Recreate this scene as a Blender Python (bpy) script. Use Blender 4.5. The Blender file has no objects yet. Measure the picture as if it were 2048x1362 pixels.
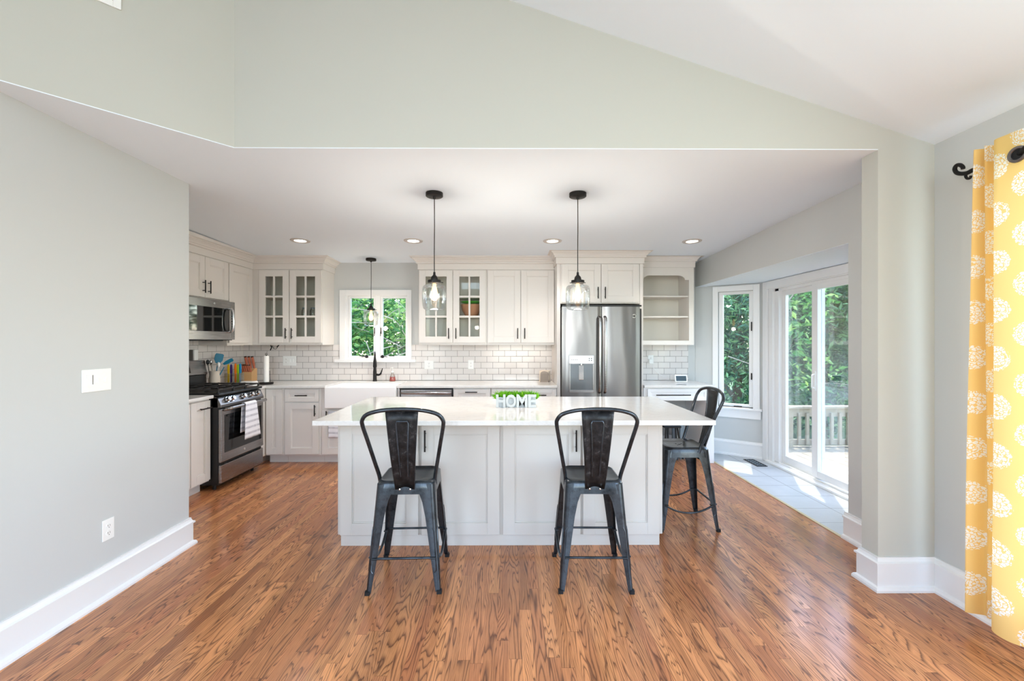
import bpy, bmesh, math, random
from mathutils import Vector, Matrix
random.seed(7)
PI = math.pi
SC = bpy.context.scene
COL = SC.collection
F = 885.0                      # focal length in photo pixels (2048 wide)
H = 1.425                      # lens height

# ------------------------------------------------------------------ camera
cam = bpy.data.cameras.new('camera')
cam.sensor_width = 36.0
cam.lens = F / 2048 * 36.0
cam.clip_start = 0.05
cam.clip_end = 200
cam.shift_y = 1 / 2048
camo = bpy.data.objects.new('camera', cam)
COL.objects.link(camo)
camo.location = (0, 0, H)
camo.rotation_euler = (PI / 2, 0, -math.atan(6 / F))
SC.camera = camo

# ------------------------------------------------------------------ view, world, sun, daylight, added fill
SC.view_settings.view_transform = 'Standard'
SC.view_settings.look = 'None'
SC.view_settings.exposure = 0.06
SC.view_settings.gamma = 1.0
SC.view_settings.use_curve_mapping = False
SC.cycles.max_bounces = 10
SC.cycles.diffuse_bounces = 6
SC.cycles.glossy_bounces = 5
SC.cycles.transmission_bounces = 8
SC.cycles.transparent_max_bounces = 16
SC.cycles.caustics_reflective = False
SC.cycles.caustics_refractive = False
SC.cycles.sample_clamp_indirect = 6.0

w = bpy.data.worlds.new('world')
SC.world = w
w.use_nodes = True
nt = w.node_tree
nt.nodes.clear()
sky = nt.nodes.new('ShaderNodeTexSky')
sky.sky_type = 'NISHITA'
sky.sun_disc = False
sky.sun_elevation = math.radians(62)
sky.sun_rotation = math.radians(26)
bg = nt.nodes.new('ShaderNodeBackground')
bg.inputs[1].default_value = 1.9
wo = nt.nodes.new('ShaderNodeOutputWorld')
nt.links.new(sky.outputs[0], bg.inputs[0])
nt.links.new(bg.outputs[0], wo.inputs[0])

sun = bpy.data.lights.new('sun', 'SUN')
sun.energy = 7.5
sun.angle = 0.009
sun.color = (1, 0.95, 0.88)
suno = bpy.data.objects.new('sun', sun)
COL.objects.link(suno)
suno.rotation_euler = Vector((-0.40, -0.82, -2.0)).to_track_quat('-Z', 'Y').to_euler()


def area(name, loc, direction, sx, sy, power, color=(1, 1, 1)):
    l = bpy.data.lights.new(name, 'AREA')
    l.shape = 'RECTANGLE'
    l.size = sx
    l.size_y = sy
    l.energy = power
    l.color = color
    o = bpy.data.objects.new(name, l)
    COL.objects.link(o)
    o.location = loc
    o.rotation_euler = Vector(direction).to_track_quat('-Z', 'Z' if abs(direction[2]) < .9 else 'Y').to_euler()
    return o


# fill lamps added in made-up rear and left openings; daylight at the curtained window
area('fill_rear', (0.3, -3.55, 1.85), (0.0, 1, 0.6), 1.75, 2.7, 62, (0.84, 0.93, 1.0))
area('fill_high', (0.0, -3.55, 3.42), (0.0, 1, 0.2), 3.0, 0.6, 18, (0.82, 0.94, 1.0))
area('daylight_right', (2.54, 0.62, 1.25), (-1, 0, 0.05), 2.8, 2.0, 64, (0.82, 0.93, 1.0))
area('fill_left', (-2.30, -1.2, 1.7), (1, 0.35, 0.05), 2.0, 1.9, 50, (0.84, 0.94, 1.0))


# ------------------------------------------------------------------ materials
def srgb(r, g, b):
    f = lambda c: (c / 255 / 12.92) if c / 255 <= 0.04045 else ((c / 255 + 0.055) / 1.055) ** 2.4
    return (f(r), f(g), f(b), 1)


def setin(n, k, v):
    if k in n.inputs:
        n.inputs[k].default_value = v


def mat(name, color, rough=0.5, metal=0.0, spec=0.5, coat=0.0, emit=None, es=0.0, bump=0.0, bscale=200, trans=0.0, ior=1.45):
    m = bpy.data.materials.new(name)
    m.use_nodes = True
    b = m.node_tree.nodes['Principled BSDF']
    setin(b, 'Base Color', color)
    setin(b, 'Roughness', rough)
    setin(b, 'Metallic', metal)
    setin(b, 'Specular IOR Level', spec)
    setin(b, 'Coat Weight', coat)
    setin(b, 'Coat Roughness', 0.08)
    setin(b, 'Transmission Weight', trans)
    setin(b, 'IOR', ior)
    if emit:
        setin(b, 'Emission Color', emit)
        setin(b, 'Emission Strength', es)
    if bump:
        t = m.node_tree
        n = t.nodes.new('ShaderNodeTexNoise')
        n.inputs['Scale'].default_value = bscale
        g = t.nodes.new('ShaderNodeNewGeometry')
        t.links.new(g.outputs['Position'], n.inputs['Vector'])
        bp = t.nodes.new('ShaderNodeBump')
        bp.inputs['Strength'].default_value = bump
        bp.inputs['Distance'].default_value = 0.002
        t.links.new(n.outputs[0], bp.inputs['Height'])
        t.links.new(bp.outputs[0], b.inputs['Normal'])
    return m


class NT:
    """small node writer"""
    def __init__(s, m):
        s.t = m.node_tree
        s.b = s.t.nodes['Principled BSDF']

    def n(s, typ, **kw):
        x = s.t.nodes.new(typ)
        for k, v in kw.items():
            setattr(x, k, v)
        return x

    def put(s, sock, v):
        if hasattr(v, 'links') or isinstance(v, bpy.types.NodeSocket):
            s.t.links.new(v, sock)
        else:
            sock.default_value = v

    def m(s, op, a, b=0.0, c=0.0):
        x = s.n('ShaderNodeMath', operation=op)
        s.put(x.inputs[0], a)
        s.put(x.inputs[1], b)
        s.put(x.inputs[2], c)
        return x.outputs[0]

    def pos(s, uv=False):
        if uv:
            x = s.n('ShaderNodeTexCoord').outputs['UV']
        else:
            x = s.n('ShaderNodeNewGeometry').outputs['Position']
        sp = s.n('ShaderNodeSeparateXYZ')
        s.t.links.new(x, sp.inputs[0])
        return sp.outputs

    def vec(s, a, b, c=0.0):
        x = s.n('ShaderNodeCombineXYZ')
        s.put(x.inputs[0], a)
        s.put(x.inputs[1], b)
        s.put(x.inputs[2], c)
        return x.outputs[0]

    def noise(s, v, scale=1.0, detail=2.0, rough=0.5, dist=0.0):
        x = s.n('ShaderNodeTexNoise')
        s.put(x.inputs['Vector'], v)
        x.inputs['Scale'].default_value = scale
        x.inputs['Detail'].default_value = detail
        x.inputs['Roughness'].default_value = rough
        x.inputs['Distortion'].default_value = dist
        return x.outputs[0]

    def white(s, v):
        x = s.n('ShaderNodeTexWhiteNoise', noise_dimensions='3D')
        s.put(x.inputs['Vector'], v)
        return x.outputs['Value']

    def ramp(s, v, stops):
        x = s.n('ShaderNodeValToRGB')
        s.put(x.inputs[0], v)
        e = x.color_ramp.elements
        while len(e) < len(stops):
            e.new(0.5)
        for i, (p, c) in enumerate(stops):
            e[i].position = p
            e[i].color = c
        return x.outputs[0]

    def mix(s, f, a, b, mode='MIX'):
        x = s.n('ShaderNodeMix', data_type='RGBA', blend_type=mode)
        s.put(x.inputs[0], f)
        s.put(x.inputs[6], a)
        s.put(x.inputs[7], b)
        return x.outputs[2]

    def bump(s, h, st=0.3, dist=0.001):
        x = s.n('ShaderNodeBump')
        x.inputs['Strength'].default_value = st
        x.inputs['Distance'].default_value = dist
        s.put(x.inputs['Height'], h)
        s.t.links.new(x.outputs[0], s.b.inputs['Normal'])


M = {}
M['wall'] = mat('wall_paint', srgb(198, 200, 199), 0.75, bump=0.05)
M['wallg'] = mat('upper_wall_paint', srgb(192, 192, 184), 0.75, bump=0.05)
M['ceil'] = mat('ceiling_paint', srgb(234, 243, 252), 0.85)
M['trim'] = mat('white_trim_paint', srgb(234, 234, 234), 0.35)
M['cab'] = mat('cream_cabinet_paint', srgb(222, 217, 212), 0.38)
M['cabi'] = mat('cabinet_interior', srgb(222, 218, 208), 0.5)
M['isl'] = mat('island_cabinet_paint', srgb(204, 200, 194), 0.38)
M['blk'] = mat('dark_bronze_metal', srgb(38, 35, 34), 0.42, 0.6)
M['rod'] = mat('black_iron', srgb(26, 24, 24), 0.5, 0.5)
M['black'] = mat('black_enamel', srgb(24, 26, 28), 0.3)
M['iron'] = mat('cast_iron', srgb(40, 38, 37), 0.6, bump=0.2)
M['bglass'] = mat('black_glass', srgb(10, 12, 14), 0.04, spec=0.8)
M['chrome'] = mat('polished_chrome', srgb(225, 225, 225), 0.12, 1.0)
M['cer'] = mat('white_fireclay', srgb(243, 241, 240), 0.12)
M['plate'] = mat('white_plastic', srgb(240, 240, 238), 0.35)
M['slot'] = mat('outlet_slot', srgb(60, 58, 55), 0.6)
M['paper'] = mat('paper_towel', srgb(240, 238, 234), 0.9, bump=0.4, bscale=90)
M['tilei'] = mat('inner', srgb(200, 200, 200), 0.5)
M['rubber'] = mat('rubber', srgb(22, 22, 24), 0.8)
M['soap'] = mat('pink_soap', srgb(240, 120, 110), 0.15, trans=0.3)
M['lamp'] = mat('lit_lens', srgb(255, 245, 235), 0.5, emit=(1, 0.93, 0.84, 1), es=9)
M['bulb'] = mat('lit_filament_bulb', srgb(255, 200, 140), 0.2, emit=(1, 0.62, 0.30, 1), es=2.2)
M['fil'] = mat('filament', srgb(255, 230, 200), 0.2, emit=(1, 0.85, 0.6, 1), es=40)
M['screen'] = mat('dark_screen', srgb(70, 84, 92), 0.15)
M['gcart'] = mat('blue_grey_metal', srgb(138, 152, 160), 0.4, 0.3)
M['concrete'] = mat('white_ceramic_letters', srgb(192, 194, 192), 0.6, spec=.2)
M['woodlt'] = mat('light_wood', srgb(214, 170, 118), 0.5)
M['woodrd'] = mat('reddish_wood', srgb(196, 112, 84), 0.45)
M['bowl'] = mat('terracotta_wood_bowl', srgb(196, 140, 104), 0.5)
M['green'] = mat('green_bowl', srgb(90, 200, 60), 0.35)
M['teal'] = mat('green_dish', srgb(46, 120, 96), 0.3)
M['blue'] = mat('blue_dish', srgb(126, 152, 170), 0.3)
M['cream'] = mat('cream_dish', srgb(226, 208, 186), 0.35)
M['plum'] = mat('plum_dish', srgb(120, 72, 66), 0.4)
M['tealp'] = mat('teal_silicone', srgb(20, 118, 150), 0.4)
M['brick'] = None


def glassmat(name, tint=(1, 1, 1, 1), f0=0.06, maxr=1.0):
    m = bpy.data.materials.new(name)
    m.use_nodes = True
    t = m.node_tree
    t.nodes.clear()
    o = t.nodes.new('ShaderNodeOutputMaterial')
    tr = t.nodes.new('ShaderNodeBsdfTransparent')
    tr.inputs[0].default_value = tint
    gl = t.nodes.new('ShaderNodeBsdfGlossy')
    gl.inputs['Roughness'].default_value = 0.02
    lw = t.nodes.new('ShaderNodeLayerWeight')
    lw.inputs[0].default_value = 0.35
    mr = t.nodes.new('ShaderNodeMapRange')
    mr.inputs[3].default_value = f0
    mr.inputs[4].default_value = maxr
    mx = t.nodes.new('ShaderNodeMixShader')
    t.links.new(lw.outputs['Fresnel'], mr.inputs[0])
    t.links.new(mr.outputs[0], mx.inputs[0])
    t.links.new(tr.outputs[0], mx.inputs[1])
    t.links.new(gl.outputs[0], mx.inputs[2])
    t.links.new(mx.outputs[0], o.inputs[0])
    return m


M['glass'] = glassmat('window_glass', (0.97, 0.99, 0.98, 1), 0.03, 0.5)
M['cglass'] = glassmat('cabinet_glass', (0.97, 0.98, 0.97, 1), 0.0, 0.3)
M['jar'] = glassmat('clear_jar_glass', (0.96, 0.97, 0.96, 1), 0.04, 0.65)


def wood_floor():
    m = mat('oak_floor', (0.4, 0.13, 0.045, 1), 0.2)
    k = NT(m)
    x, y, z = k.pos()
    W = 0.0575
    u = k.m('DIVIDE', x, W)
    pi_ = k.m('FLOOR', u)
    fu = k.m('FRACT', u)
    r1 = k.white(k.vec(pi_, 3.1, 0.5))
    yy = k.m('ADD', k.m('DIVIDE', y, 1.15), k.m('MULTIPLY', r1, 9.0))
    bj = k.m('FLOOR', yy)
    fy = k.m('FRACT', yy)
    r = k.white(k.vec(pi_, bj, 7.7))
    r2 = k.white(k.vec(pi_, bj, 1.3))
    r3 = k.white(k.vec(pi_, bj, 4.9))
    off = k.m('MULTIPLY', r, 90.0)
    # growth rings, stretched along the board
    v = k.vec(k.m('MULTIPLY', x, k.m('ADD', 7.0, k.m('MULTIPLY', r3, 9.0))), k.m('ADD', k.m('MULTIPLY', y, 0.95), off), off)
    n1 = k.noise(v, 1.0, 2.0, 0.42, 0.15)
    fine = k.noise(k.vec(k.m('MULTIPLY', x, 60), k.m('MULTIPLY', y, 5), off), 1.0, 3, 0.6)
    ph = k.m('ADD', k.m('MULTIPLY', n1, k.m('ADD', 16.0, k.m('MULTIPLY', r2, 16.0))), k.m('ADD', k.m('MULTIPLY', fine, 0.5), k.m('MULTIPLY', x, k.m('MULTIPLY', k.m('GREATER_THAN', r3, 0.62), 75.0))))
    saw = k.m('FRACT', ph)
    line = k.ramp(saw, [(0.0, (0.15, 0.15, 0.15, 1)), (0.42, (0, 0, 0, 1)), (0.62, (0.25, 0.25, 0.25, 1)), (0.88, (1, 1, 1, 1)), (1.0, (0.1, 0.1, 0.1, 1))])
    pores = k.noise(k.vec(k.m('MULTIPLY', x, 420), k.m('MULTIPLY', y, 9), off), 1.0, 2, 0.6)
    pores = k.m('MULTIPLY', k.m('SUBTRACT', pores, 0.52), 5.0)
    pores = k.m('MINIMUM', k.m('MAXIMUM', pores, 0.0), 1.0)
    broad = k.noise(k.vec(k.m('MULTIPLY', x, 3), k.m('MULTIPLY', y, 0.9), 0.0), 1.0, 2, 0.5)
    base = k.ramp(r2, [(0.0, srgb(176, 114, 76)), (0.35, srgb(202, 136, 90)), (0.7, srgb(218, 150, 98)), (1.0, srgb(190, 122, 82))])
    dark = srgb(84, 52, 38)
    c = k.mix(k.m('MULTIPLY', line, 0.85), base, dark)
    c = k.mix(k.m('MULTIPLY', pores, 0.5), c, dark)
    tone = k.m('ADD', 0.72, k.m('ADD', k.m('MULTIPLY', r, 0.32), k.m('MULTIPLY', broad, 0.22)))
    c = k.mix(1.0, c, k.vec(tone, tone, tone), 'MULTIPLY')
    ge = k.m('MAXIMUM', k.m('LESS_THAN', fu, 0.018), k.m('LESS_THAN', fy, 0.0016))
    c = k.mix(k.m('MULTIPLY', ge, 0.55), c, srgb(50, 26, 16))
    k.put(k.b.inputs['Base Color'], c)
    k.put(k.b.inputs['Roughness'], k.m('ADD', 0.17, k.m('MULTIPLY', line, 0.1)))
    setin(k.b, 'Specular IOR Level', 0.55)
    k.bump(k.m('ADD', k.m('MULTIPLY', line, -0.3), k.m('MULTIPLY', ge, -1.0)), 0.12, 0.001)
    return m


def tile_wall(name, horiz, u0):
    """white 3x6 running-bond tile; joints laid out in world metres"""
    m = mat(name, srgb(238, 234, 230), 0.12)
    k = NT(m)
    p = k.pos()
    a = k.m('SUBTRACT', p[0] if horiz == 'x' else p[1], u0)
    b = k.m('SUBTRACT', p[2], 0.9145)
    v = k.m('DIVIDE', b, 0.0772)
    row = k.m('FLOOR', v)
    half = k.m('MULTIPLY', k.m('MODULO', k.m('ADD', row, 20), 2), 0.5)
    u = k.m('ADD', k.m('DIVIDE', a, 0.1545), half)
    fu = k.m('FRACT', k.m('ADD', u, 100))
    fv = k.m('FRACT', v)
    du = k.m('MULTIPLY', k.m('MINIMUM', fu, k.m('SUBTRACT', 1, fu)), 0.1545)
    dv = k.m('MULTIPLY', k.m('MINIMUM', fv, k.m('SUBTRACT', 1, fv)), 0.0772)
    d = k.m('MINIMUM', du, dv)
    g = k.m('LESS_THAN', d, 0.0018)
    var = k.white(k.vec(k.m('FLOOR', k.m('ADD', u, 100)), row, 2.0))
    tone = k.m('ADD', 0.95, k.m('MULTIPLY', var, 0.06))
    c = k.mix(1.0, srgb(222, 217, 214), k.vec(tone, tone, tone), 'MULTIPLY')
    c = k.mix(g, c, srgb(104, 100, 96))
    k.put(k.b.inputs['Base Color'], c)
    k.put(k.b.inputs['Roughness'], k.m('ADD', 0.12, k.m('MULTIPLY', g, 0.6)))
    k.bump(k.m('MINIMUM', k.m('MULTIPLY', d, 300), 1.0), 0.5, 0.001)
    return m


def tile_floor():
    m = mat('grey_floor_tile', srgb(186, 190, 192), 0.35)
    k = NT(m)
    x, y, z = k.pos()
    P = 0.298
    fu = k.m('FRACT', k.m('DIVIDE', k.m('SUBTRACT', x, 2.737 - 10 * 0.315), 0.315))
    fv = k.m('FRACT', k.m('DIVIDE', k.m('SUBTRACT', y, 3.753 - 20 * P), P))
    du = k.m('MULTIPLY', k.m('MINIMUM', fu, k.m('SUBTRACT', 1, fu)), P)
    dv = k.m('MULTIPLY', k.m('MINIMUM', fv, k.m('SUBTRACT', 1, fv)), P)
    d = k.m('MINIMUM', du, dv)
    g = k.m('LESS_THAN', d, 0.0028)
    n = k.noise(k.vec(x, y, z), 6, 5, 0.6)
    c = k.mix(n, srgb(178, 182, 184), srgb(200, 203, 203))
    c = k.mix(g, c, srgb(112, 112, 110))
    k.put(k.b.inputs['Base Color'], c)
    k.bump(k.m('MINIMUM', k.m('MULTIPLY', d, 200), 1.0), 0.4, 0.002)
    return m


def quartz():
    m = mat('white_quartz', srgb(240, 236, 231), 0.09, spec=0.6)
    k = NT(m)
    x, y, z = k.pos()
    v = k.vec(x, y, z)
    n = k.noise(v, 5, 6, 0.65, 0.6)
    sp = k.noise(v, 55, 4, 0.7)
    vein = k.m('ABSOLUTE', k.m('SUBTRACT', n, 0.5))
    vein = k.m('SUBTRACT', 1.0, k.m('MINIMUM', k.m('MULTIPLY', vein, 28), 1.0))
    c = k.mix(k.m('MULTIPLY', vein, 0.18), srgb(222, 220, 217), srgb(184, 180, 174))
    c = k.mix(k.m('MULTIPLY', k.m('MAXIMUM', k.m('SUBTRACT', sp, 0.58), 0.0), 1.2), c, srgb(180, 176, 168))
    k.put(k.b.inputs['Base Color'], c)
    return m


def steel(name, rough=0.24, vertical=True, wav=0.0, c=164):
    m = mat(name, srgb(c, c - 3, c - 4), rough, 1.0)
    k = NT(m)
    x, y, z = k.pos()
    if vertical:
        br = k.noise(k.vec(k.m('MULTIPLY', x, 900), k.m('MULTIPLY', y, 900), k.m('MULTIPLY', z, 6)), 1, 2)
    else:
        br = k.noise(k.vec(k.m('MULTIPLY', x, 6), k.m('MULTIPLY', y, 6), k.m('MULTIPLY', z, 900)), 1, 2)
    k.put(k.b.inputs['Roughness'], k.m('ADD', rough - 0.05, k.m('MULTIPLY', br, 0.1)))
    if wav:
        wv = k.noise(k.vec(k.m('MULTIPLY', x, 4.0), y, k.m('MULTIPLY', z, 1.1)), 1, 1)
        k.bump(wv, wav, 0.05)
    return m


def stool_mat():
    m = mat('gunmetal_black_lacquer', srgb(48, 52, 56), 0.3, 0.75, coat=0.25)
    k = NT(m)
    tc = k.n('ShaderNodeTexCoord').outputs['Object']
    n = k.noise(tc, 14, 5, 0.7)
    c = k.ramp(n, [(0.3, srgb(30, 34, 38)), (0.55, srgb(62, 68, 74)), (0.75, srgb(48, 52, 58))])
    k.put(k.b.inputs['Base Color'], c)
    k.put(k.b.inputs['Roughness'], k.m('ADD', 0.2, k.m('MULTIPLY', n, 0.28)))
    return m


def patina():
    m = mat('distressed_black_metal', srgb(20, 20, 21), 0.35, 0.0, spec=.3)
    k = NT(m)
    tc = k.n('ShaderNodeTexCoord').outputs['Object']
    n = k.noise(tc, 26, 8, 0.75)
    c = k.ramp(n, [(0.42, srgb(16, 16, 17)), (0.58, srgb(34, 33, 34)), (0.72, srgb(96, 94, 94))])
    k.put(k.b.inputs['Base Color'], c)
    k.put(k.b.inputs['Roughness'], k.m('ADD', 0.2, k.m('MULTIPLY', n, 0.3)))
    return m


def curtain_mat():
    m = mat('yellow_medallion_cotton', srgb(240, 196, 104), 0.85)
    k = NT(m)
    u, v, _ = k.pos(uv=True)          # uv in metres on the cloth
    PX, PZ, R = 0.125, 0.224, 0.058
    a = k.m('DIVIDE', u, PX)
    col = k.m('FLOOR', a)
    st = k.m('MULTIPLY', k.m('MODULO', k.m('ADD', col, 40), 2), 0.5)
    b = k.m('ADD', k.m('DIVIDE', v, PZ), st)
    du = k.m('MULTIPLY', k.m('SUBTRACT', k.m('FRACT', a), 0.5), PX)
    dv = k.m('MULTIPLY', k.m('SUBTRACT', k.m('FRACT', b), 0.5), PZ)
    rr = k.m('SQRT', k.m('ADD', k.m('MULTIPLY', du, du), k.m('MULTIPLY', dv, dv)))
    vo = k.n('ShaderNodeTexVoronoi', feature='DISTANCE_TO_EDGE')
    k.put(vo.inputs['Vector'], k.vec(u, v))
    vo.inputs['Scale'].default_value = 72
    petals = k.m('GREATER_THAN', vo.outputs['Distance'], 0.10)
    wob = k.m('MULTIPLY', k.m('SUBTRACT', k.noise(k.vec(u, v), 70, 2), 0.5), 0.022)
    inside = k.m('LESS_THAN', k.m('ADD', rr, wob), R)
    ring = k.m('SINE', k.m('MULTIPLY', rr, 300))
    keep = k.m('MAXIMUM', petals, k.m('GREATER_THAN', ring, 0.9))
    f = k.m('MULTIPLY', inside, keep)
    c = k.mix(f, srgb(244, 208, 132), srgb(246, 243, 236))
    k.put(k.b.inputs['Base Color'], c)
    setin(k.b, 'Subsurface Weight', 0.0)
    wv = k.noise(k.vec(k.m('MULTIPLY', u, 1200), k.m('MULTIPLY', v, 1200)), 1, 1)
    k.bump(wv, 0.15, 0.0005)
    # some light comes through the cotton
    t = k.t
    out = t.nodes['Material Output']
    tl = t.nodes.new('ShaderNodeBsdfTranslucent')
    k.put(tl.inputs[0], c)
    mx = t.nodes.new('ShaderNodeMixShader')
    mx.inputs[0].default_value = 0.3
    t.links.new(k.b.outputs[0], mx.inputs[1])
    t.links.new(tl.outputs[0], mx.inputs[2])
    t.links.new(mx.outputs[0], out.inputs[0])
    return m


def towel_mat():
    m = mat('striped_cotton_towel', srgb(236, 236, 240), 0.9)
    k = NT(m)
    x, y, z = k.pos()
    s = k.m('FRACT', k.m('DIVIDE', z, 0.058))
    n = k.noise(k.vec(k.m('MULTIPLY', x, 30), k.m('MULTIPLY', y, 30), k.m('MULTIPLY', z, 4)), 1, 3)
    st = k.ramp(s, [(0.0, (0, 0, 0, 1)), (0.2, (0.25, 0.25, 0.25, 1)), (0.32, (1, 1, 1, 1)), (0.42, (0.2, 0.2, 0.2, 1)), (0.5, (0.9, 0.9, 0.9, 1)), (0.58, (0, 0, 0, 1))])
    c = k.mix(k.m('MULTIPLY', st, k.m('ADD', 0.2, n)), srgb(238, 238, 243), srgb(128, 126, 142))
    k.put(k.b.inputs['Base Color'], c)
    return m


def leaf_mat(name, c0, c1, c2, rough=0.5):
    m = mat(name, c1, rough)
    k = NT(m)
    g = k.n('ShaderNodeNewGeometry')
    r = g.outputs['Random Per Island']
    c = k.ramp(r, [(0.0, c0), (0.5, c1), (1.0, c2)])
    k.put(k.b.inputs['Base Color'], c)
    t = k.t
    out = t.nodes['Material Output']
    tl = t.nodes.new('ShaderNodeBsdfTranslucent')
    k.put(tl.inputs[0], c)
    mx = t.nodes.new('ShaderNodeMixShader')
    mx.inputs[0].default_value = 0.35
    t.links.new(k.b.outputs[0], mx.inputs[1])
    t.links.new(tl.outputs[0], mx.inputs[2])
    t.links.new(mx.outputs[0], out.inputs[0])
    return m


def deck_mat():
    m = mat('weathered_deck_wood', srgb(190, 178, 160), 0.8)
    k = NT(m)
    x, y, z = k.pos()
    n = k.noise(k.vec(k.m('MULTIPLY', x, 5), k.m('MULTIPLY', y, 5), k.m('MULTIPLY', z, 5)), 3, 6, 0.7)
    k.put(k.b.inputs['Base Color'], k.mix(n, srgb(128, 114, 96), srgb(178, 164, 142)))
    return m


def brick_mat():
    m = mat('neighbour_brick', srgb(150, 110, 90), 0.9)
    k = NT(m)
    br = k.n('ShaderNodeTexBrick')
    x, y, z = k.pos()
    k.put(br.inputs['Vector'], k.vec(x, z, 0.0))
    br.inputs['Scale'].default_value = 4.5
    br.inputs['Color1'].default_value = srgb(128, 122, 116)
    br.inputs['Color2'].default_value = srgb(106, 100, 98)
    br.inputs['Mortar'].default_value = srgb(70, 70, 68)
    k.put(k.b.inputs['Base Color'], br.outputs[0])
    return m


M['floor'] = wood_floor()
M['tile'] = tile_wall('subway_tile', 'x', -2.529)
M['tiley'] = tile_wall('subway_tile_side', 'y', 5.784)
M['ftile'] = tile_floor()
M['quartz'] = quartz()
M['steel'] = steel('brushed_stainless', 0.26, False)
M['fridge'] = steel('fridge_stainless', 0.3, True, 0.4, 128)
M['stool'] = stool_mat()
M['patina'] = patina()
M['curtain'] = curtain_mat()
M['towel'] = towel_mat()
M['deck'] = deck_mat()
M['brick'] = brick_mat()
M['bark'] = mat('bark', srgb(96, 82, 70), 0.9, bump=0.5, bscale=30)
M['twig'] = mat('pale_twig', srgb(176, 160, 142), 0.8)
M['grass'] = mat('lawn', srgb(70, 96, 54), 0.95, bump=0.6, bscale=20)
M['ever'] = leaf_mat('evergreen_needles', srgb(26, 62, 46), srgb(58, 104, 74), srgb(140, 180, 118))
M['leaf'] = leaf_mat('broad_leaves', srgb(46, 96, 50), srgb(92, 152, 78), srgb(178, 204, 116))
M['boxw'] = leaf_mat('grass_plant_leaves', srgb(52, 128, 14), srgb(104, 184, 20), srgb(156, 214, 50))


# ------------------------------------------------------------------ mesh helpers
def fS(y0):      # faces the camera: u = x, v = z, w = towards camera
    return lambda u, v, w: (u, y0 - w, v)


def fE(x0):      # faces +x (left kitchen run): u = y
    return lambda u, v, w: (x0 + w, u, v)


def fN(y0):      # faces away from the camera
    return lambda u, v, w: (u, y0 + w, v)


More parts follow.
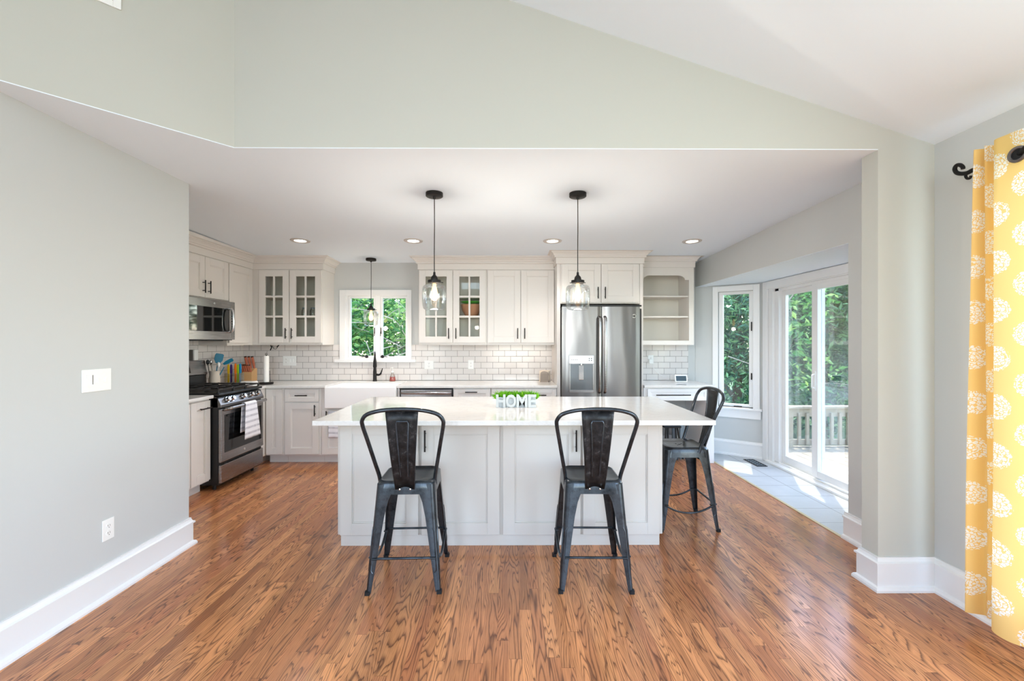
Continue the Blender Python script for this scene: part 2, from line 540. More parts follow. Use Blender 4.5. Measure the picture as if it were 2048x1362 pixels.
class MB:
    def __init__(s):
        s.v = []
        s.f = []
        s.uv = None

    def add(s, vs, fs):
        o = len(s.v)
        s.v += [tuple(p) for p in vs]
        s.f += [tuple(i + o for i in f) for f in fs]
        return s

    def box(s, x0, x1, y0, y1, z0, z1):
        return s.fbox(lambda u, v, w: (u, v, w), x0, x1, y0, y1, z0, z1)

    def fbox(s, fr, u0, u1, v0, v1, w0, w1):
        P = [fr(u, v, w_) for w_ in (w0, w1) for v in (v0, v1) for u in (u0, u1)]
        return s.add(P, [(0, 2, 3, 1), (4, 5, 7, 6), (0, 1, 5, 4), (2, 6, 7, 3), (0, 4, 6, 2), (1, 3, 7, 5)])

    def prism(s, poly, a0, a1, fr=lambda u, v, w: (u, v, w)):
        """poly in (u,v), extruded in w"""
        n = len(poly)
        P = [fr(u, v, a0) for u, v in poly] + [fr(u, v, a1) for u, v in poly]
        Fs = [tuple(range(n - 1, -1, -1)), tuple(range(n, 2 * n))]
        for i in range(n):
            j = (i + 1) % n
            Fs.append((i, j, n + j, n + i))
        return s.add(P, Fs)

    def tube(s, pts, r, n=10, closed=False, cap=True, flat=1.0):
        pts = [Vector(p) for p in pts]
        rs = r if isinstance(r, (list, tuple)) else [r] * len(pts)
        rings = []
        N = len(pts)
        prev = None
        for i, p in enumerate(pts):
            if closed:
                t = (pts[(i + 1) % N] - pts[i - 1])
            elif i == 0:
                t = pts[1] - p
            elif i == N - 1:
                t = p - pts[i - 1]
            else:
                t = (pts[i + 1] - p).normalized() + (p - pts[i - 1]).normalized()
            t.normalize()
            if prev is None:
                a = Vector((0, 0, 1)) if abs(t.z) < 0.9 else Vector((1, 0, 0))
                nx = t.cross(a).normalized()
            else:
                nx = (prev - t * prev.dot(t)).normalized()
            prev = nx
            ny = t.cross(nx)
            rings.append([p + (nx * math.cos(2 * PI * k / n) + ny * math.sin(2 * PI * k / n) * flat) * rs[i] for k in range(n)])
        V = [q for rg in rings for q in rg]
        Fs = []
        for i in range(N if closed else N - 1):
            for k in range(n):
                a, b = i * n + k, i * n + (k + 1) % n
                c, d = ((i + 1) % N) * n + (k + 1) % n, ((i + 1) % N) * n + k
                Fs.append((a, b, c, d))
        if cap and not closed:
            Fs.append(tuple(range(n - 1, -1, -1)))
            Fs.append(tuple((N - 1) * n + k for k in range(n)))
        return s.add(V, Fs)

    def cyl(s, p0, p1, r, n=20, r1=None):
        return s.tube([p0, p1], [r, r if r1 is None else r1], n)

    def lathe(s, prof, c=(0, 0, 0), n=32, axis='z', close=False):
        """prof: list of (radius, height)"""
        cx, cy, cz = c
        V = []
        for r, h in prof:
            for k in range(n):
                a = 2 * PI * k / n
                p = (r * math.cos(a), r * math.sin(a), h)
                if axis == 'y':
                    p = (p[0], -p[2], p[1])
                if axis == 'x':
                    p = (p[2], p[0], p[1])
                V.append((cx + p[0], cy + p[1], cz + p[2]))
        Fs = []
        m = len(prof)
        for i in range(m if close else m - 1):
            for k in range(n):
                a, b = i * n + k, i * n + (k + 1) % n
                j = (i + 1) % m
                Fs.append((a, b, j * n + (k + 1) % n, j * n + k))
        if not close:
            if prof[0][0] > 1e-5:
                Fs.append(tuple(range(n - 1, -1, -1)))
            if prof[-1][0] > 1e-5:
                Fs.append(tuple((m - 1) * n + k for k in range(n)))
        return s.add(V, Fs)

    def loft(s, rings, cap=True, closed=True):
        n = len(rings[0])
        V = [p for rg in rings for p in rg]
        Fs = []
        for i in range(len(rings) - 1):
            for k in range(n if closed else n - 1):
                Fs.append((i * n + k, i * n + (k + 1) % n, (i + 1) * n + (k + 1) % n, (i + 1) * n + k))
        if cap:
            Fs.append(tuple(range(n - 1, -1, -1)))
            Fs.append(tuple((len(rings) - 1) * n + k for k in range(n)))
        return s.add(V, Fs)

    def build(s, name, m, parent=None, bevel=0.0, smooth=False, recenter=True, solid=0.0, subsurf=0, seg=2, ang=35):
        me = bpy.data.meshes.new(name)
        me.from_pydata(s.v, [], s.f)
        c = Vector((0, 0, 0))
        if recenter and s.v:
            lo = [min(p[i] for p in s.v) for i in range(3)]
            hi = [max(p[i] for p in s.v) for i in range(3)]
            c = Vector([(lo[i] + hi[i]) / 2 for i in range(3)])
            if parent is None:
                c.z = lo[2]
            me.transform(Matrix.Translation(-c))
        bm = bmesh.new()
        bm.from_mesh(me)
        bmesh.ops.recalc_face_normals(bm, faces=bm.faces)
        bm.to_mesh(me)
        bm.free()
        if m is not None:
            me.materials.append(m)
        o = bpy.data.objects.new(name, me)
        COL.objects.link(o)
        if parent is not None:
            o.parent = parent
            o.location = c - wpos(parent)
        else:
            o.location = c
        if smooth:
            for p in me.polygons:
                p.use_smooth = True
        if solid:
            md = o.modifiers.new('solid', 'SOLIDIFY')
            md.thickness = solid
            md.offset = 0
        if subsurf:
            md = o.modifiers.new('sub', 'SUBSURF')
            md.levels = md.render_levels = subsurf
        if bevel:
            md = o.modifiers.new('bevel', 'BEVEL')
            md.width = bevel
            md.segments = seg
            md.limit_method = 'ANGLE'
            md.angle_limit = math.radians(ang)
            md.harden_normals = False
        if smooth:
            try:
                me.set_sharp_from_angle(angle=math.radians(38))
            except Exception:
                pass
        return o


def wpos(o):
    p = Vector((0, 0, 0))
    while o is not None:
        p += Vector(o.location)
        o = o.parent
    return p


def thing(name, label, cat, loc=(0, 0, 0), group=None, rotz=0.0):
    o = bpy.data.objects.new(name, None)
    COL.objects.link(o)
    o.empty_display_size = 0.1
    o.location = loc
    o.rotation_euler = (0, 0, rotz)
    return tag(o, label, cat, group)


def tag(o, label, cat, group=None, kind=None):
    o['label'] = label
    o['category'] = cat
    if group:
        o['group'] = group
    if kind:
        o['kind'] = kind
    return o


def struct(o):
    o['kind'] = 'structure'
    return o


def copy_tree(o, parent=None):
    c = o.copy()
    COL.objects.link(c)
    if parent is not None:
        c.parent = parent
    for ch in list(o.children):
        copy_tree(ch, c)
    return c


def spline(pts, n=8):
    """Catmull-Rom through points"""
    P = [Vector(p) for p in pts]
    P = [P[0] * 2 - P[1]] + P + [P[-1] * 2 - P[-2]]
    out = []
    for i in range(1, len(P) - 2):
        for k in range(n):
            t = k / n
            a, b, c, d = P[i - 1], P[i], P[i + 1], P[i + 2]
            out.append(0.5 * ((2 * b) + (c - a) * t + (2 * a - 5 * b + 4 * c - d) * t * t + (3 * b - a - 3 * c + d) * t ** 3))
    out.append(P[-2])
    return out


def text_mb(body, size, depth, fr, u, v, bold=0.0, center=True, xscale=1.0):
    """letters as mesh faces in the frame fr(u,v,w)"""
    cu = bpy.data.curves.new('letters', 'FONT')
    cu.body = body
    cu.size = size
    cu.extrude = depth / 2
    cu.offset = bold
    cu.resolution_u = 3
    o = bpy.data.objects.new('letters', cu)
    COL.objects.link(o)
    dg = bpy.context.evaluated_depsgraph_get()
    dg.update()
    me = bpy.data.meshes.new_from_object(o.evaluated_get(dg))
    vs = [tuple(p.co) for p in me.vertices]
    fs = [tuple(p.vertices) for p in me.polygons]
    bpy.data.objects.remove(o)
    lo = min(p[0] for p in vs)
    hi = max(p[0] for p in vs)
    lz = min(p[1] for p in vs)
    cx = (lo + hi) / 2 if center else lo
    return [fr(u + (p[0] - cx) * xscale, v + p[1] - lz, p[2] + depth / 2) for p in vs], fs


def sweep(path, prof, zmax=None, closed=False):
    """profile (out, z) swept along xy path; 'out' is to the right of travel"""
    P = [Vector((p[0], p[1])) for p in path]
    n = len(P)
    rings = []
    for i in range(n):
        d0 = (P[i] - P[i - 1]).normalized() if i > 0 else None
        d1 = (P[i + 1] - P[i]).normalized() if i < n - 1 else None
        if d0 is None:
            d0 = d1
        if d1 is None:
            d1 = d0
        n0 = Vector((d0.y, -d0.x))
        n1 = Vector((d1.y, -d1.x))
        mt = (n0 + n1)
        mt = mt / max(mt.dot(n0), 0.2)
        rg = []
        for o_, z in prof:
            q = P[i] + mt * o_
            zz = z if zmax is None else min(z, zmax(q.y))
            rg.append((q.x, q.y, zz))
        rings.append(rg)
    mb = MB()
    mb.loft(rings)
    return mb


def Cz(y):
    return 2.52 if y <= 3.1 else 2.52 - 0.075 * (y - 3.1) / 2.684


# ------------------------------------------------------------------ the setting
YB = 5.784      # back wall
XL = -2.235     # near left wall
XK = -3.46      # kitchen left wall
XR = 2.44       # right wall
YO = 2.521      # wall plane of the opening
YR = -3.6


def wall_seg(name, p0, p1, thick, z0, z1, holes=(), m=None, parent=None, bevel=0):
    """wall along p0->p1, body to the right of travel, holes (u0,u1,v0,v1)"""
    p0, p1 = Vector(p0), Vector(p1)
    L = (p1 - p0).length
    d = (p1 - p0) / L
    nr = Vector((d.y, -d.x))
    fr = lambda u, v, w_: (p0.x + d.x * u + nr.x * w_, p0.y + d.y * u + nr.y * w_, v)
    us = sorted(set([0, L] + [h[0] for h in holes] + [h[1] for h in holes]))
    mb = MB()
    for a, b in zip(us[:-1], us[1:]):
        cur = z0
        hs = sorted([h for h in holes if h[0] <= a + 1e-6 and h[1] >= b - 1e-6], key=lambda h: h[2])
        for h in hs:
            if h[2] > cur + 1e-6:
                mb.fbox(fr, a, b, cur, h[2], 0, thick)
            cur = h[3]
        if z1 > cur + 1e-6:
            mb.fbox(fr, a, b, cur, z1, 0, thick)
    o = mb.build(name, m or M['wall'])
    return struct(o)


# floors
fl = MB()
fl.prism([(XK - .1, YR), (2.405, YR), (2.405, YB), (XK - .1, YB)], -0.08, 0.0)
fl.prism([(2.405, YR), (2.55, YR), (2.55, 3.10), (2.405, 3.10)], -0.08, 0.0)
struct(fl.build('floor', M['floor']))
ft = MB()
ft.prism([(2.43, 3.10), (2.55, 3.10), (3.16, 3.56), (3.16, 5.38), (2.45, YB + .05), (2.43, YB + .05)], -0.08, 0.0)
struct(ft.build('floor_bay', M['ftile']))
struct(MB().box(2.405, 2.43, 3.10, YB, -0.08, 0.004).build('trim_1', mat('brass_tile_edge', srgb(196, 178, 136), 0.4, 0.2)))

# near left wall (low part up to the flat ceiling, full height nearer the camera)
wl = MB()
for a in ((YR, -2.25, 0, 2.8), (-2.25, -.15, 0, .7), (-2.25, -.15, 2.7, 2.8), (-.15, 1.772, 0, 2.8), (YR, 1.772, 2.8, 4.25), (1.772, 3.105, 0, 2.52)):  # unseen opening added here for the left fill lamp
    wl.box(XL - .115, XL, *a)
struct(wl.build('wall_left', M['wall']))
# angled wall above the flat ceiling at left
o = wall_seg('wall_upper_left', (XL, 1.772), (-1.558, YO), -0.1, 2.5245, 4.25, m=M['wallg'])
# wall over the opening with the column on its right
wm = MB()
vz = lambda x: 3.368 - 0.335 * x
wm.prism([(-1.558, 2.5245), (2.114, 2.5245), (2.114, 0), (2.56, 0), (2.56, vz(2.56) + .03), (-1.66, vz(-1.66) + .03), (-1.66, 2.5245)], 0, 0.117, fN(YO))
struct(wm.build('wall_middle', M['wallg']))
# vaulted ceiling
vc = MB()
vc.prism([(-2.36, vz(-2.36)), (2.6, vz(2.6)), (2.6, vz(2.6) + .1), (-2.36, vz(-2.36) + .1)], YR - .1, 2.66, lambda u, v, w_: (u, w_, v))
struct(vc.build('ceiling_vault', M['ceil']))
# flat kitchen ceiling
kc = MB()
kc.prism([(YO, 2.52), (2.64, 2.52), (2.64, 2.5243), (YO, 2.5243)], -1.558, 2.114, lambda u, v, w_: (w_, u, v))
kc.prism([(2.64, 2.52), (3.1, 2.52), (YB, 2.445), (YB, 2.6), (2.64, 2.6)], XK, XR, lambda u, v, w_: (w_, u, v))
kc.prism([(XL, 1.772), (-1.558, YO), (-1.558, 2.64), (XL, 2.64)], 2.52, 2.5243)
struct(kc.build('ceiling', M['ceil']))
# rear wall with unseen openings made for the added fill lamps
wall_seg('wall_rear', (XL - .12, YR), (2.6, YR), 0.12, 0, 5.0,
         [(1.755, 3.555, 0.45, 3.05), (0.8, 4.0, 3.12, 3.72)])
# right wall of the near room with the window behind the curtain
wr = MB()
for a in ((YR, -0.8, 0, 3.0), (-0.8, 2.05, 0, 0.22), (-0.8, 2.05, 2.28, 3.0), (2.05, YO, 0, 3.0)):
    wr.box(XR, XR + .12, a[0], a[1], a[2], min(a[3], 2.56))
struct(wr.build('wall_right', M['wall']))
# kitchen walls
wb = wall_seg('wall_back', (2.46, YB), (XK - .1, YB), 0.14, 0, 2.56, [(2.46 + 1.32, 2.46 + 2.128, 1.185, 2.03)])
# wall_seg builds its body on the right of travel: travelling -x puts it at +y
struct(MB().box(XK - .1, XK, 2.9, YB, 0, 2.6).build('wall_kitchen_left', M['wall']))
struct(MB().box(XK, XL - .115, 2.9, 3.0, 0, 2.6).build('wall_pantry', M['wall']))
kr = MB()
kr.box(XR, XR + .11, 2.638, 3.166, 0, 2.56)
kr.box(XR, XR + .11, 3.166, YB, 2.13, 2.56)
struct(kr.build('wall_kitchen_right', M['wall']))
# bay
BA = (2.44, 5.778)
BB = (3.067, 5.32)
BC = (3.067, 3.62)
BD = (2.44, 3.166)
bl = (Vector(BB) - Vector(BA)).length
bd = (Vector(BB) - Vector(BA)).normalized()
angu = lambda X: (X - 2.44) / bd.x
wall_seg('wall_bay_far', BB, BA, 0.12, 0, 2.14, [(bl - angu(2.985), bl - angu(2.66), 0.60, 2.05)])
wall_seg('wall_bay_side', BC, BB, 0.12, 0, 2.14, [(3.70 - 3.62, 5.21 - 3.62, 0.0, 2.06)])
wall_seg('wall_bay_near', BD, BC, 0.12, 0, 2.14, [(0.2, 0.6, 0.60, 2.05)])
bc = MB()
bc.prism([(2.551, 3.16), (3.18, 3.60), (3.18, 5.36), (2.551, 5.83)], 2.131, 2.2)
bc.prism([(2.441, 3.167), (2.551, 3.167), (2.551, 5.783), (2.441, 5.783)], 2.1275, 2.1299)
struct(bc.build('ceiling_bay', M['ceil']))
# unseen eave added to keep sun off the sink window; roof over the bay
struct(MB().box(XK - .3, 2.44, YB + .14, 6.55, 2.62, 2.76).build('sun_block_eave', M['trim']))
ro = MB()
ro.prism([(2.56, 3.1), (3.21, 3.5), (3.21, 5.5), (2.56, 6.0)], 2.25, 2.4)
struct(ro.build('trim_3', M['trim']))

# backsplash tile
bs = MB()
bs.box(XK, 0.58, YB - .008, YB, 0.9145, 1.18)
bs.box(XK, -2.2, YB - .008, YB, 1.18, 1.376)
bs.box(-1.27, 0.58, YB - .008, YB, 1.18, 1.376)
bs.box(1.55, 2.346, YB - .008, YB, 0.9145, 1.376)
struct(bs.build('wall_backsplash', M['tile']))
struct(MB().box(XK, XK + .008, 3.4, YB - .008, 0.9145, 1.44).build('wall_backsplash_left', M['tiley']))

# baseboards
BP = [(0, 0), (0.036, 0), (0.036, 0.012), (0.030, 0.024), (0.018, 0.03), (0.018, 0.148), (0.027, 0.151), (0.027, 0.162), (0.016, 0.168), (0.010, 0.182), (0.010, 0.19), (0, 0.19)]
struct(sweep([(XL, YR), (XL, 3.105), (XL - .115, 3.105)], BP).build('baseboard_left', M['trim']))
struct(sweep([(2.55, 2.638), (2.114, 2.638), (2.114, YO), (XR, YO), (XR, YR)][::-1][::-1] if False else
             [(XR, 2.638), (2.114, 2.638), (2.114, YO), (XR, YO), (XR, YR)][::-1], [(-a, b) for a, b in BP]).build('baseboard_right', M['trim']))
struct(sweep([(XR, 3.19), (XR, 2.70)], BP).build('baseboard_kitchen_right', M['trim']))
struct(sweep([BA, (BB[0] - .004, BB[1] + .003)], BP).build('baseboard_bay', M['trim']))
struct(sweep([(1.60, YB), (2.44, YB)], BP).build('baseboard_back', M['trim']))


# ------------------------------------------------------------------ window over the sink
def make_window_1():
    root = bpy.data.objects.new('window_1', None)
    COL.objects.link(root)
    root.location = (-1.737, YB, 1.17)
    struct(root)
    fr = fS(YB)
    X0, X1, Z0, Z1 = -2.203, -1.270, 1.178, 2.09
    c = MB()
    c.fbox(fr, X0, X0 + .078, Z0, Z1, -.001, .02)
    c.fbox(fr, X1 - .056, X1, Z0, Z1, -.001, .02)
    c.fbox(fr, X0 + .078, X1 - .056, Z1 - .07, Z1, -.001, .02)
    c.build('casing', M['trim'], root, bevel=.003)
    MB().fbox(fr, X0 - .06, X1 + .06, Z0 - .03, Z0 + .006, -.06, .045).build('window_sill', M['trim'], root, bevel=.004)
    j = MB()
    a0, a1, b0, b1 = -2.128, -1.32, 1.185, 2.03
    j.fbox(fr, a0, a0 + .018, b0, b1, -.13, 0)
    j.fbox(fr, a1 - .012, a1, b0, b1, -.13, 0)
    j.fbox(fr, a0 + .018, a1 - .012, b1 - .016, b1, -.13, 0)
    j.fbox(fr, a0 + .018, a1 - .012, b0, b0 + .018, -.13, 0)
    j.fbox(fr, -1.752, -1.688, b0 + .018, b1 - .016, -.13, -.02)
    j.build('window_frame', M['trim'], root, bevel=.002)
    for k, (s0, s1) in enumerate(((a0 + .020, -1.753), (-1.687, a1 - .013))):
        sa = MB()
        z0, z1 = b0 + .019, b1 - .017
        t = .026
        sa.fbox(fr, s0, s0 + t, z0, z1, -.09, -.04)
        sa.fbox(fr, s1 - t, s1, z0, z1, -.09, -.04)
        sa.fbox(fr, s0 + t, s1 - t, z0, z0 + t, -.09, -.04)
        sa.fbox(fr, s0 + t, s1 - t, z1 - t, z1, -.09, -.04)
        so = sa.build('sash', M['trim'], root, bevel=.002)
        MB().fbox(fr, s0 + t - .003, s1 - t + .003, z0 + t - .003, z1 - t + .003, -.068, -.064).build('pane', M['glass'], so)
        # lock lever and crank in dark bronze
        lx = s1 - .008 if k == 0 else s0 + .008
        lk = MB()
        lk.fbox(fr, lx - .006, lx + .006, 1.52, 1.60, -.04, -.022)
        lk.tube([fr(lx, 1.555, -.02), fr(lx, 1.53, -.005), fr(lx, 1.49, -.004)], .004, 8)
        lk.build('sash_lock', M['blk'], root)
        cx = -1.86 if k == 0 else -1.655
        ck = MB()
        ck.lathe([(.0, .0), (.022, 0), (.02, .012), (.0, .016)], fr(cx, 1.222, -.018), 16, 'y')
        dx = -.06 if k == 0 else .07
        ck.tube([fr(cx, 1.222, -.002), fr(cx + dx * .5, 1.226, .004), fr(cx + dx, 1.218, .006)], [.006, .005, .004], 8)
        ck.fbox(fr, cx - .10 if k == 0 else cx + .08, cx - .03 if k == 0 else cx + .15, 1.226, 1.232, -.039, -.034)
        ck.build('window_crank', M['blk'], root)
    return root


make_window_1()


def angled(p0, p1):
    """frame along p0->p1 (u), z (v), w into the room (left of travel when walking p0->p1 = far to near)"""
    p0, p1 = Vector(p0), Vector(p1)
    d = (p1 - p0).normalized()
    nr = Vector((d.y, -d.x))
    return lambda u, v, w_: (p0.x + d.x * u + nr.x * w_, p0.y + d.y * u + nr.y * w_, v)


def make_window_2():
    fr = angled(BA, BB)
    root = bpy.data.objects.new('window_2', None)
    COL.objects.link(root)
    root.location = (2.82, 5.50, 0.55)
    struct(root)
    h0, h1 = angu(2.66), angu(2.985)
    c = MB()
    c.fbox(fr, angu(2.612), h0 + .004, .59, 2.115, 0, .02)
    c.fbox(fr, h1 - .004, angu(3.04), .59, 2.115, 0, .02)
    c.fbox(fr, h0 + .004, h1 - .004, 2.045, 2.115, 0, .02)
    c.fbox(fr, angu(2.60), angu(3.05), .47, .575, 0, .018)
    c.build('casing', M['trim'], root, bevel=.003)
    MB().fbox(fr, angu(2.585), angu(3.062), .575, .60, -.1, .05).build('window_sill', M['trim'], root, bevel=.004)
    s = MB()
    t = .05
    a, b, z0, z1 = h0 + .004, h1 - .004, .604, 2.046
    s.fbox(fr, a, a + t, z0, z1, -.09, -.03)
    s.fbox(fr, b - t, b, z0, z1, -.09, -.03)
    s.fbox(fr, a + t, b - t, z0, z0 + t * .6, -.09, -.03)
    s.fbox(fr, a + t, b - t, z1 - t * .7, z1, -.09, -.03)
    so = s.build('sash', M['trim'], root, bevel=.002)
    MB().fbox(fr, a + t - .003, b - t + .003, z0 + .025, z1 - .03, -.066, -.062).build('pane', M['glass'], so)
    k = MB()
    k.fbox(fr, b - .028, b - .016, 1.55, 1.66, -.03, -.016)
    k.fbox(fr, b - .028, b - .016, .95, 1.03, -.03, -.016)
    k.fbox(fr, (a + b) / 2 - .02, (a + b) / 2 + .07, .606, .614, -.03, -.01)
    k.build('sash_lock', M['blk'], root)


make_window_2()


def make_window_3():
    fr = angled(BC, BD)
    L = (Vector(BC) - Vector(BD)).length
    root = bpy.data.objects.new('window_3', None)
    COL.objects.link(root)
    root.location = (2.75, 3.40, 0.55)
    struct(root)
    a, b, z0, z1, t = L - .6 + .002, L - .2 - .002, .602, 2.048, .05
    s = MB()
    s.fbox(fr, a, a + t, z0, z1, -.09, -.03)
    s.fbox(fr, b - t, b, z0, z1, -.09, -.03)
    s.fbox(fr, a + t, b - t, z0, z0 + t, -.09, -.03)
    s.fbox(fr, a + t, b - t, z1 - t, z1, -.09, -.03)
    so = s.build('sash', M['trim'], root)
    MB().fbox(fr, a + t, b - t, z0 + t, z1 - t, -.066, -.062).build('pane', M['glass'], so)


make_window_3()


def make_door():
    """sliding patio door in the bay; u = y, v = z, w towards the room (-x)"""
    XD = 3.067
    fr = lambda u, v, w_: (XD - w_, u, v)
    root = bpy.data.objects.new('door_1', None)
    COL.objects.link(root)
    root.location = (XD, 4.45, 0)
    struct(root)
    c = MB()
    c.fbox(fr, 5.21, 5.30, 0, 2.125, 0, .02)
    c.fbox(fr, 3.63, 3.70, 0, 2.125, 0, .02)
    c.fbox(fr, 3.70, 5.21, 2.04, 2.125, 0, .02)
    c.build('casing', M['trim'], root, bevel=.003)
    j = MB()
    j.fbox(fr, 5.13, 5.21, .0, 2.06, -.11, -.0)
    j.fbox(fr, 5.06, 5.13, .03, 2.03, -.11, -.03)
    j.fbox(fr, 3.70, 3.75, 0, 2.06, -.11, 0)
    j.fbox(fr, 3.75, 5.13, 2.03, 2.06, -.11, 0)
    j.fbox(fr, 3.75, 5.13, 2.0, 2.03, -.11, -.03)
    j.build('door_frame', M['trim'], root, bevel=.002)
    tr = MB()
    tr.fbox(fr, 3.70, 5.21, 0.0, .022, -.118, .045)
    tr.fbox(fr, 3.75, 5.06, .022, .05, -.11, -.07)
    tr.fbox(fr, 3.75, 5.06, .022, .035, -.05, -.03)
    tr.build('door_track', M['plate'], root, bevel=.002)
    for (u0, u1, w0, w1, tl, tr_) in ((4.42, 5.06, -.105, -.07, .075, .06), (3.75, 4.50, -.062, -.025, .06, .085)):
        p = MB()
        z0, z1 = .05, 2.0
        p.fbox(fr, u0, u0 + tl, z0, z1, w0, w1)
        p.fbox(fr, u1 - tr_, u1, z0, z1, w0, w1)
        p.fbox(fr, u0 + tl, u1 - tr_, z0, z0 + .07, w0, w1)
        p.fbox(fr, u0 + tl, u1 - tr_, z1 - .055, z1, w0, w1)
        po = p.build('door_panel', M['trim'], root, bevel=.003)
        MB().fbox(fr, u0 + tl - .004, u1 - tr_ + .004, z0 + .066, z1 - .05, (w0 + w1) / 2 - .002, (w0 + w1) / 2 + .002).build('pane', M['glass'], po)
    h = MB()
    h.fbox(fr, 4.43, 4.45, .92, 1.12, -.025, -.012)
    h.tube([fr(4.44, .95, -.012), fr(4.44, .96, .015), fr(4.44, 1.08, .015), fr(4.44, 1.09, -.012)], .007, 8)
    h.build('door_handle', M['plate'], root)


make_door()


# ------------------------------------------------------------------ cabinetry helpers
def handle_v(fr, u, z0, z1, parent, w0=.02):
    h = MB()
    h.cyl(fr(u, z0, w0 + .03), fr(u, z1, w0 + .03), .006, 10)
    L = z1 - z0
    for z in (z0 + L * .18, z1 - L * .18):
        h.cyl(fr(u, z, w0 - .002), fr(u, z, w0 + .03), .0045, 8)
    h.build('handle', M['blk'], parent, smooth=True)


def handle_h(fr, u0, u1, z, parent, w0=.02):
    h = MB()
    h.cyl(fr(u0, z, w0 + .03), fr(u1, z, w0 + .03), .006, 10)
    L = u1 - u0
    for u in (u0 + L * .18, u1 - L * .18):
        h.cyl(fr(u, z, w0 - .002), fr(u, z, w0 + .03), .0045, 8)
    h.build('handle', M['blk'], parent, smooth=True)


def shaker(fr, u0, u1, z0, z1, parent, m, name='door', rail=.072, th=.02, w=.001):
    d = MB()
    d.fbox(fr, u0, u0 + rail, z0, z1, w, w + th)
    d.fbox(fr, u1 - rail, u1, z0, z1, w, w + th)
    d.fbox(fr, u0 + rail, u1 - rail, z0, z0 + rail, w, w + th)
    d.fbox(fr, u0 + rail, u1 - rail, z1 - rail, z1, w, w + th)
    d.fbox(fr, u0 + rail, u1 - rail, z0 + rail, z1 - rail, w, w + th * .45)
    s = .008      # inner sticking step
    d.fbox(fr, u0 + rail, u0 + rail + s, z0 + rail, z1 - rail, w, w + th * .72)
    d.fbox(fr, u1 - rail - s, u1 - rail, z0 + rail, z1 - rail, w, w + th * .72)
    d.fbox(fr, u0 + rail + s, u1 - rail - s, z0 + rail, z0 + rail + s, w, w + th * .72)
    d.fbox(fr, u0 + rail + s, u1 - rail - s, z1 - rail - s, z1 - rail, w, w + th * .72)
    return d.build(name, m, parent, bevel=.0012, seg=1)


def slab_drawer(fr, u0, u1, z0, z1, parent, m, rail=.045):
    return shaker(fr, u0, u1, z0, z1, parent, m, 'drawer', rail)


def glass_door(fr, u0, u1, z0, z1, parent, m, rail=.076, rows=3, cols=2, w=.001, th=.02):
    d = MB()
    d.fbox(fr, u0, u0 + rail, z0, z1, w, w + th)
    d.fbox(fr, u1 - rail, u1, z0, z1, w, w + th)
    d.fbox(fr, u0 + rail, u1 - rail, z0, z0 + rail, w, w + th)
    d.fbox(fr, u0 + rail, u1 - rail, z1 - rail, z1, w, w + th)
    a, b, c, e = u0 + rail, u1 - rail, z0 + rail, z1 - rail
    mw = .022
    for i in range(1, cols):
        x = a + (b - a) * i / cols
        d.fbox(fr, x - mw / 2, x + mw / 2, c, e, w + .006, w + th - .001)
    for j in range(1, rows):
        z = c + (e - c) * j / rows
        for i in range(cols):
            xa = a + (b - a) * i / cols + (mw / 2 if i else 0)
            xb = a + (b - a) * (i + 1) / cols - (mw / 2 if i < cols - 1 else 0)
            d.fbox(fr, xa, xb, z - mw / 2, z + mw / 2, w + .006, w + th - .001)
    do = d.build('door', m, parent, bevel=.0012, seg=1)
    MB().fbox(fr, a - .004, b + .004, c - .004, e + .004, w + .002, w + .005).build('pane', M['cglass'], do)
    return do


def open_body(fr, u0, u1, z0, z1, depth, parent, m, t=.018, shelves=(), face=.035, mid=None):
    """hollow carcass with face frame; w=0 is the front, -depth the back"""
    b = MB()
    b.fbox(fr, u0, u0 + t, z0, z1, -depth, -.02)
    b.fbox(fr, u1 - t, u1, z0, z1, -depth, -.02)
    b.fbox(fr, u0 + t, u1 - t, z0, z0 + t, -depth, -.02)
    b.fbox(fr, u0 + t, u1 - t, z1 - t, z1, -depth, -.02)
    b.fbox(fr, u0, u0 + face, z0, z1, -.02, 0)
    b.fbox(fr, u1 - face, u1, z0, z1, -.02, 0)
    b.fbox(fr, u0 + face, u1 - face, z0, z0 + face, -.02, 0)
    b.fbox(fr, u0 + face, u1 - face, z1 - face, z1, -.02, 0)
    o = b.build('body', m, parent, bevel=.001, seg=1)
    MB().fbox(fr, u0 + t, u1 - t, z0 + t, z1 - t, -depth, -depth + .008).build('back_panel', M['cabi'], parent)
    for z in shelves:
        MB().fbox(fr, u0 + t, u1 - t, z - .018, z, -depth + .008, -.03).build('shelf', M['cabi'], parent)
    return o


UP_TOP, UP_BOT = 2.30, 1.376
YU = 5.43            # face-frame plane of the back uppers
DU = YB - YU - .001

# --- left glass cabinet on the back wall
fr = fS(YU)
t = thing('upper_cabinet', 'cream wall cabinet with two six-pane glass doors, left of the sink window', 'cabinet', (-2.70, YU, UP_BOT))
open_body(fr, -3.115, -2.28, UP_BOT, UP_TOP, DU, t, M['cab'], shelves=(1.728, 1.972))
MB().fbox(fr, -3.134, -3.05, 1.376, 2.30, -.02, .001).build('filler_strip', M['cab'], t)
d = glass_door(fr, -3.046, -2.683, 1.404, 2.288, t, M['cab'])
handle_v(fr, -2.712, 1.452, 1.582, d)
d = glass_door(fr, -2.673, -2.289, 1.404, 2.288, t, M['cab'])
handle_v(fr, -2.640, 1.452, 1.582, d)

# --- middle glass cabinet
t = thing('upper_cabinet', 'cream wall cabinet with glass doors showing bowls, right of the sink window', 'cabinet', (-.69, YU, UP_BOT))
open_body(fr, -1.105, -.272, UP_BOT, UP_TOP, DU, t, M['cab'], shelves=(1.728, 1.972))
d = glass_door(fr, -1.095, -.688, 1.404, 2.288, t, M['cab'])
handle_v(fr, -.735, 1.452, 1.582, d)
d = glass_door(fr, -.683, -.285, 1.404, 2.288, t, M['cab'])
handle_v(fr, -.646, 1.452, 1.582, d)

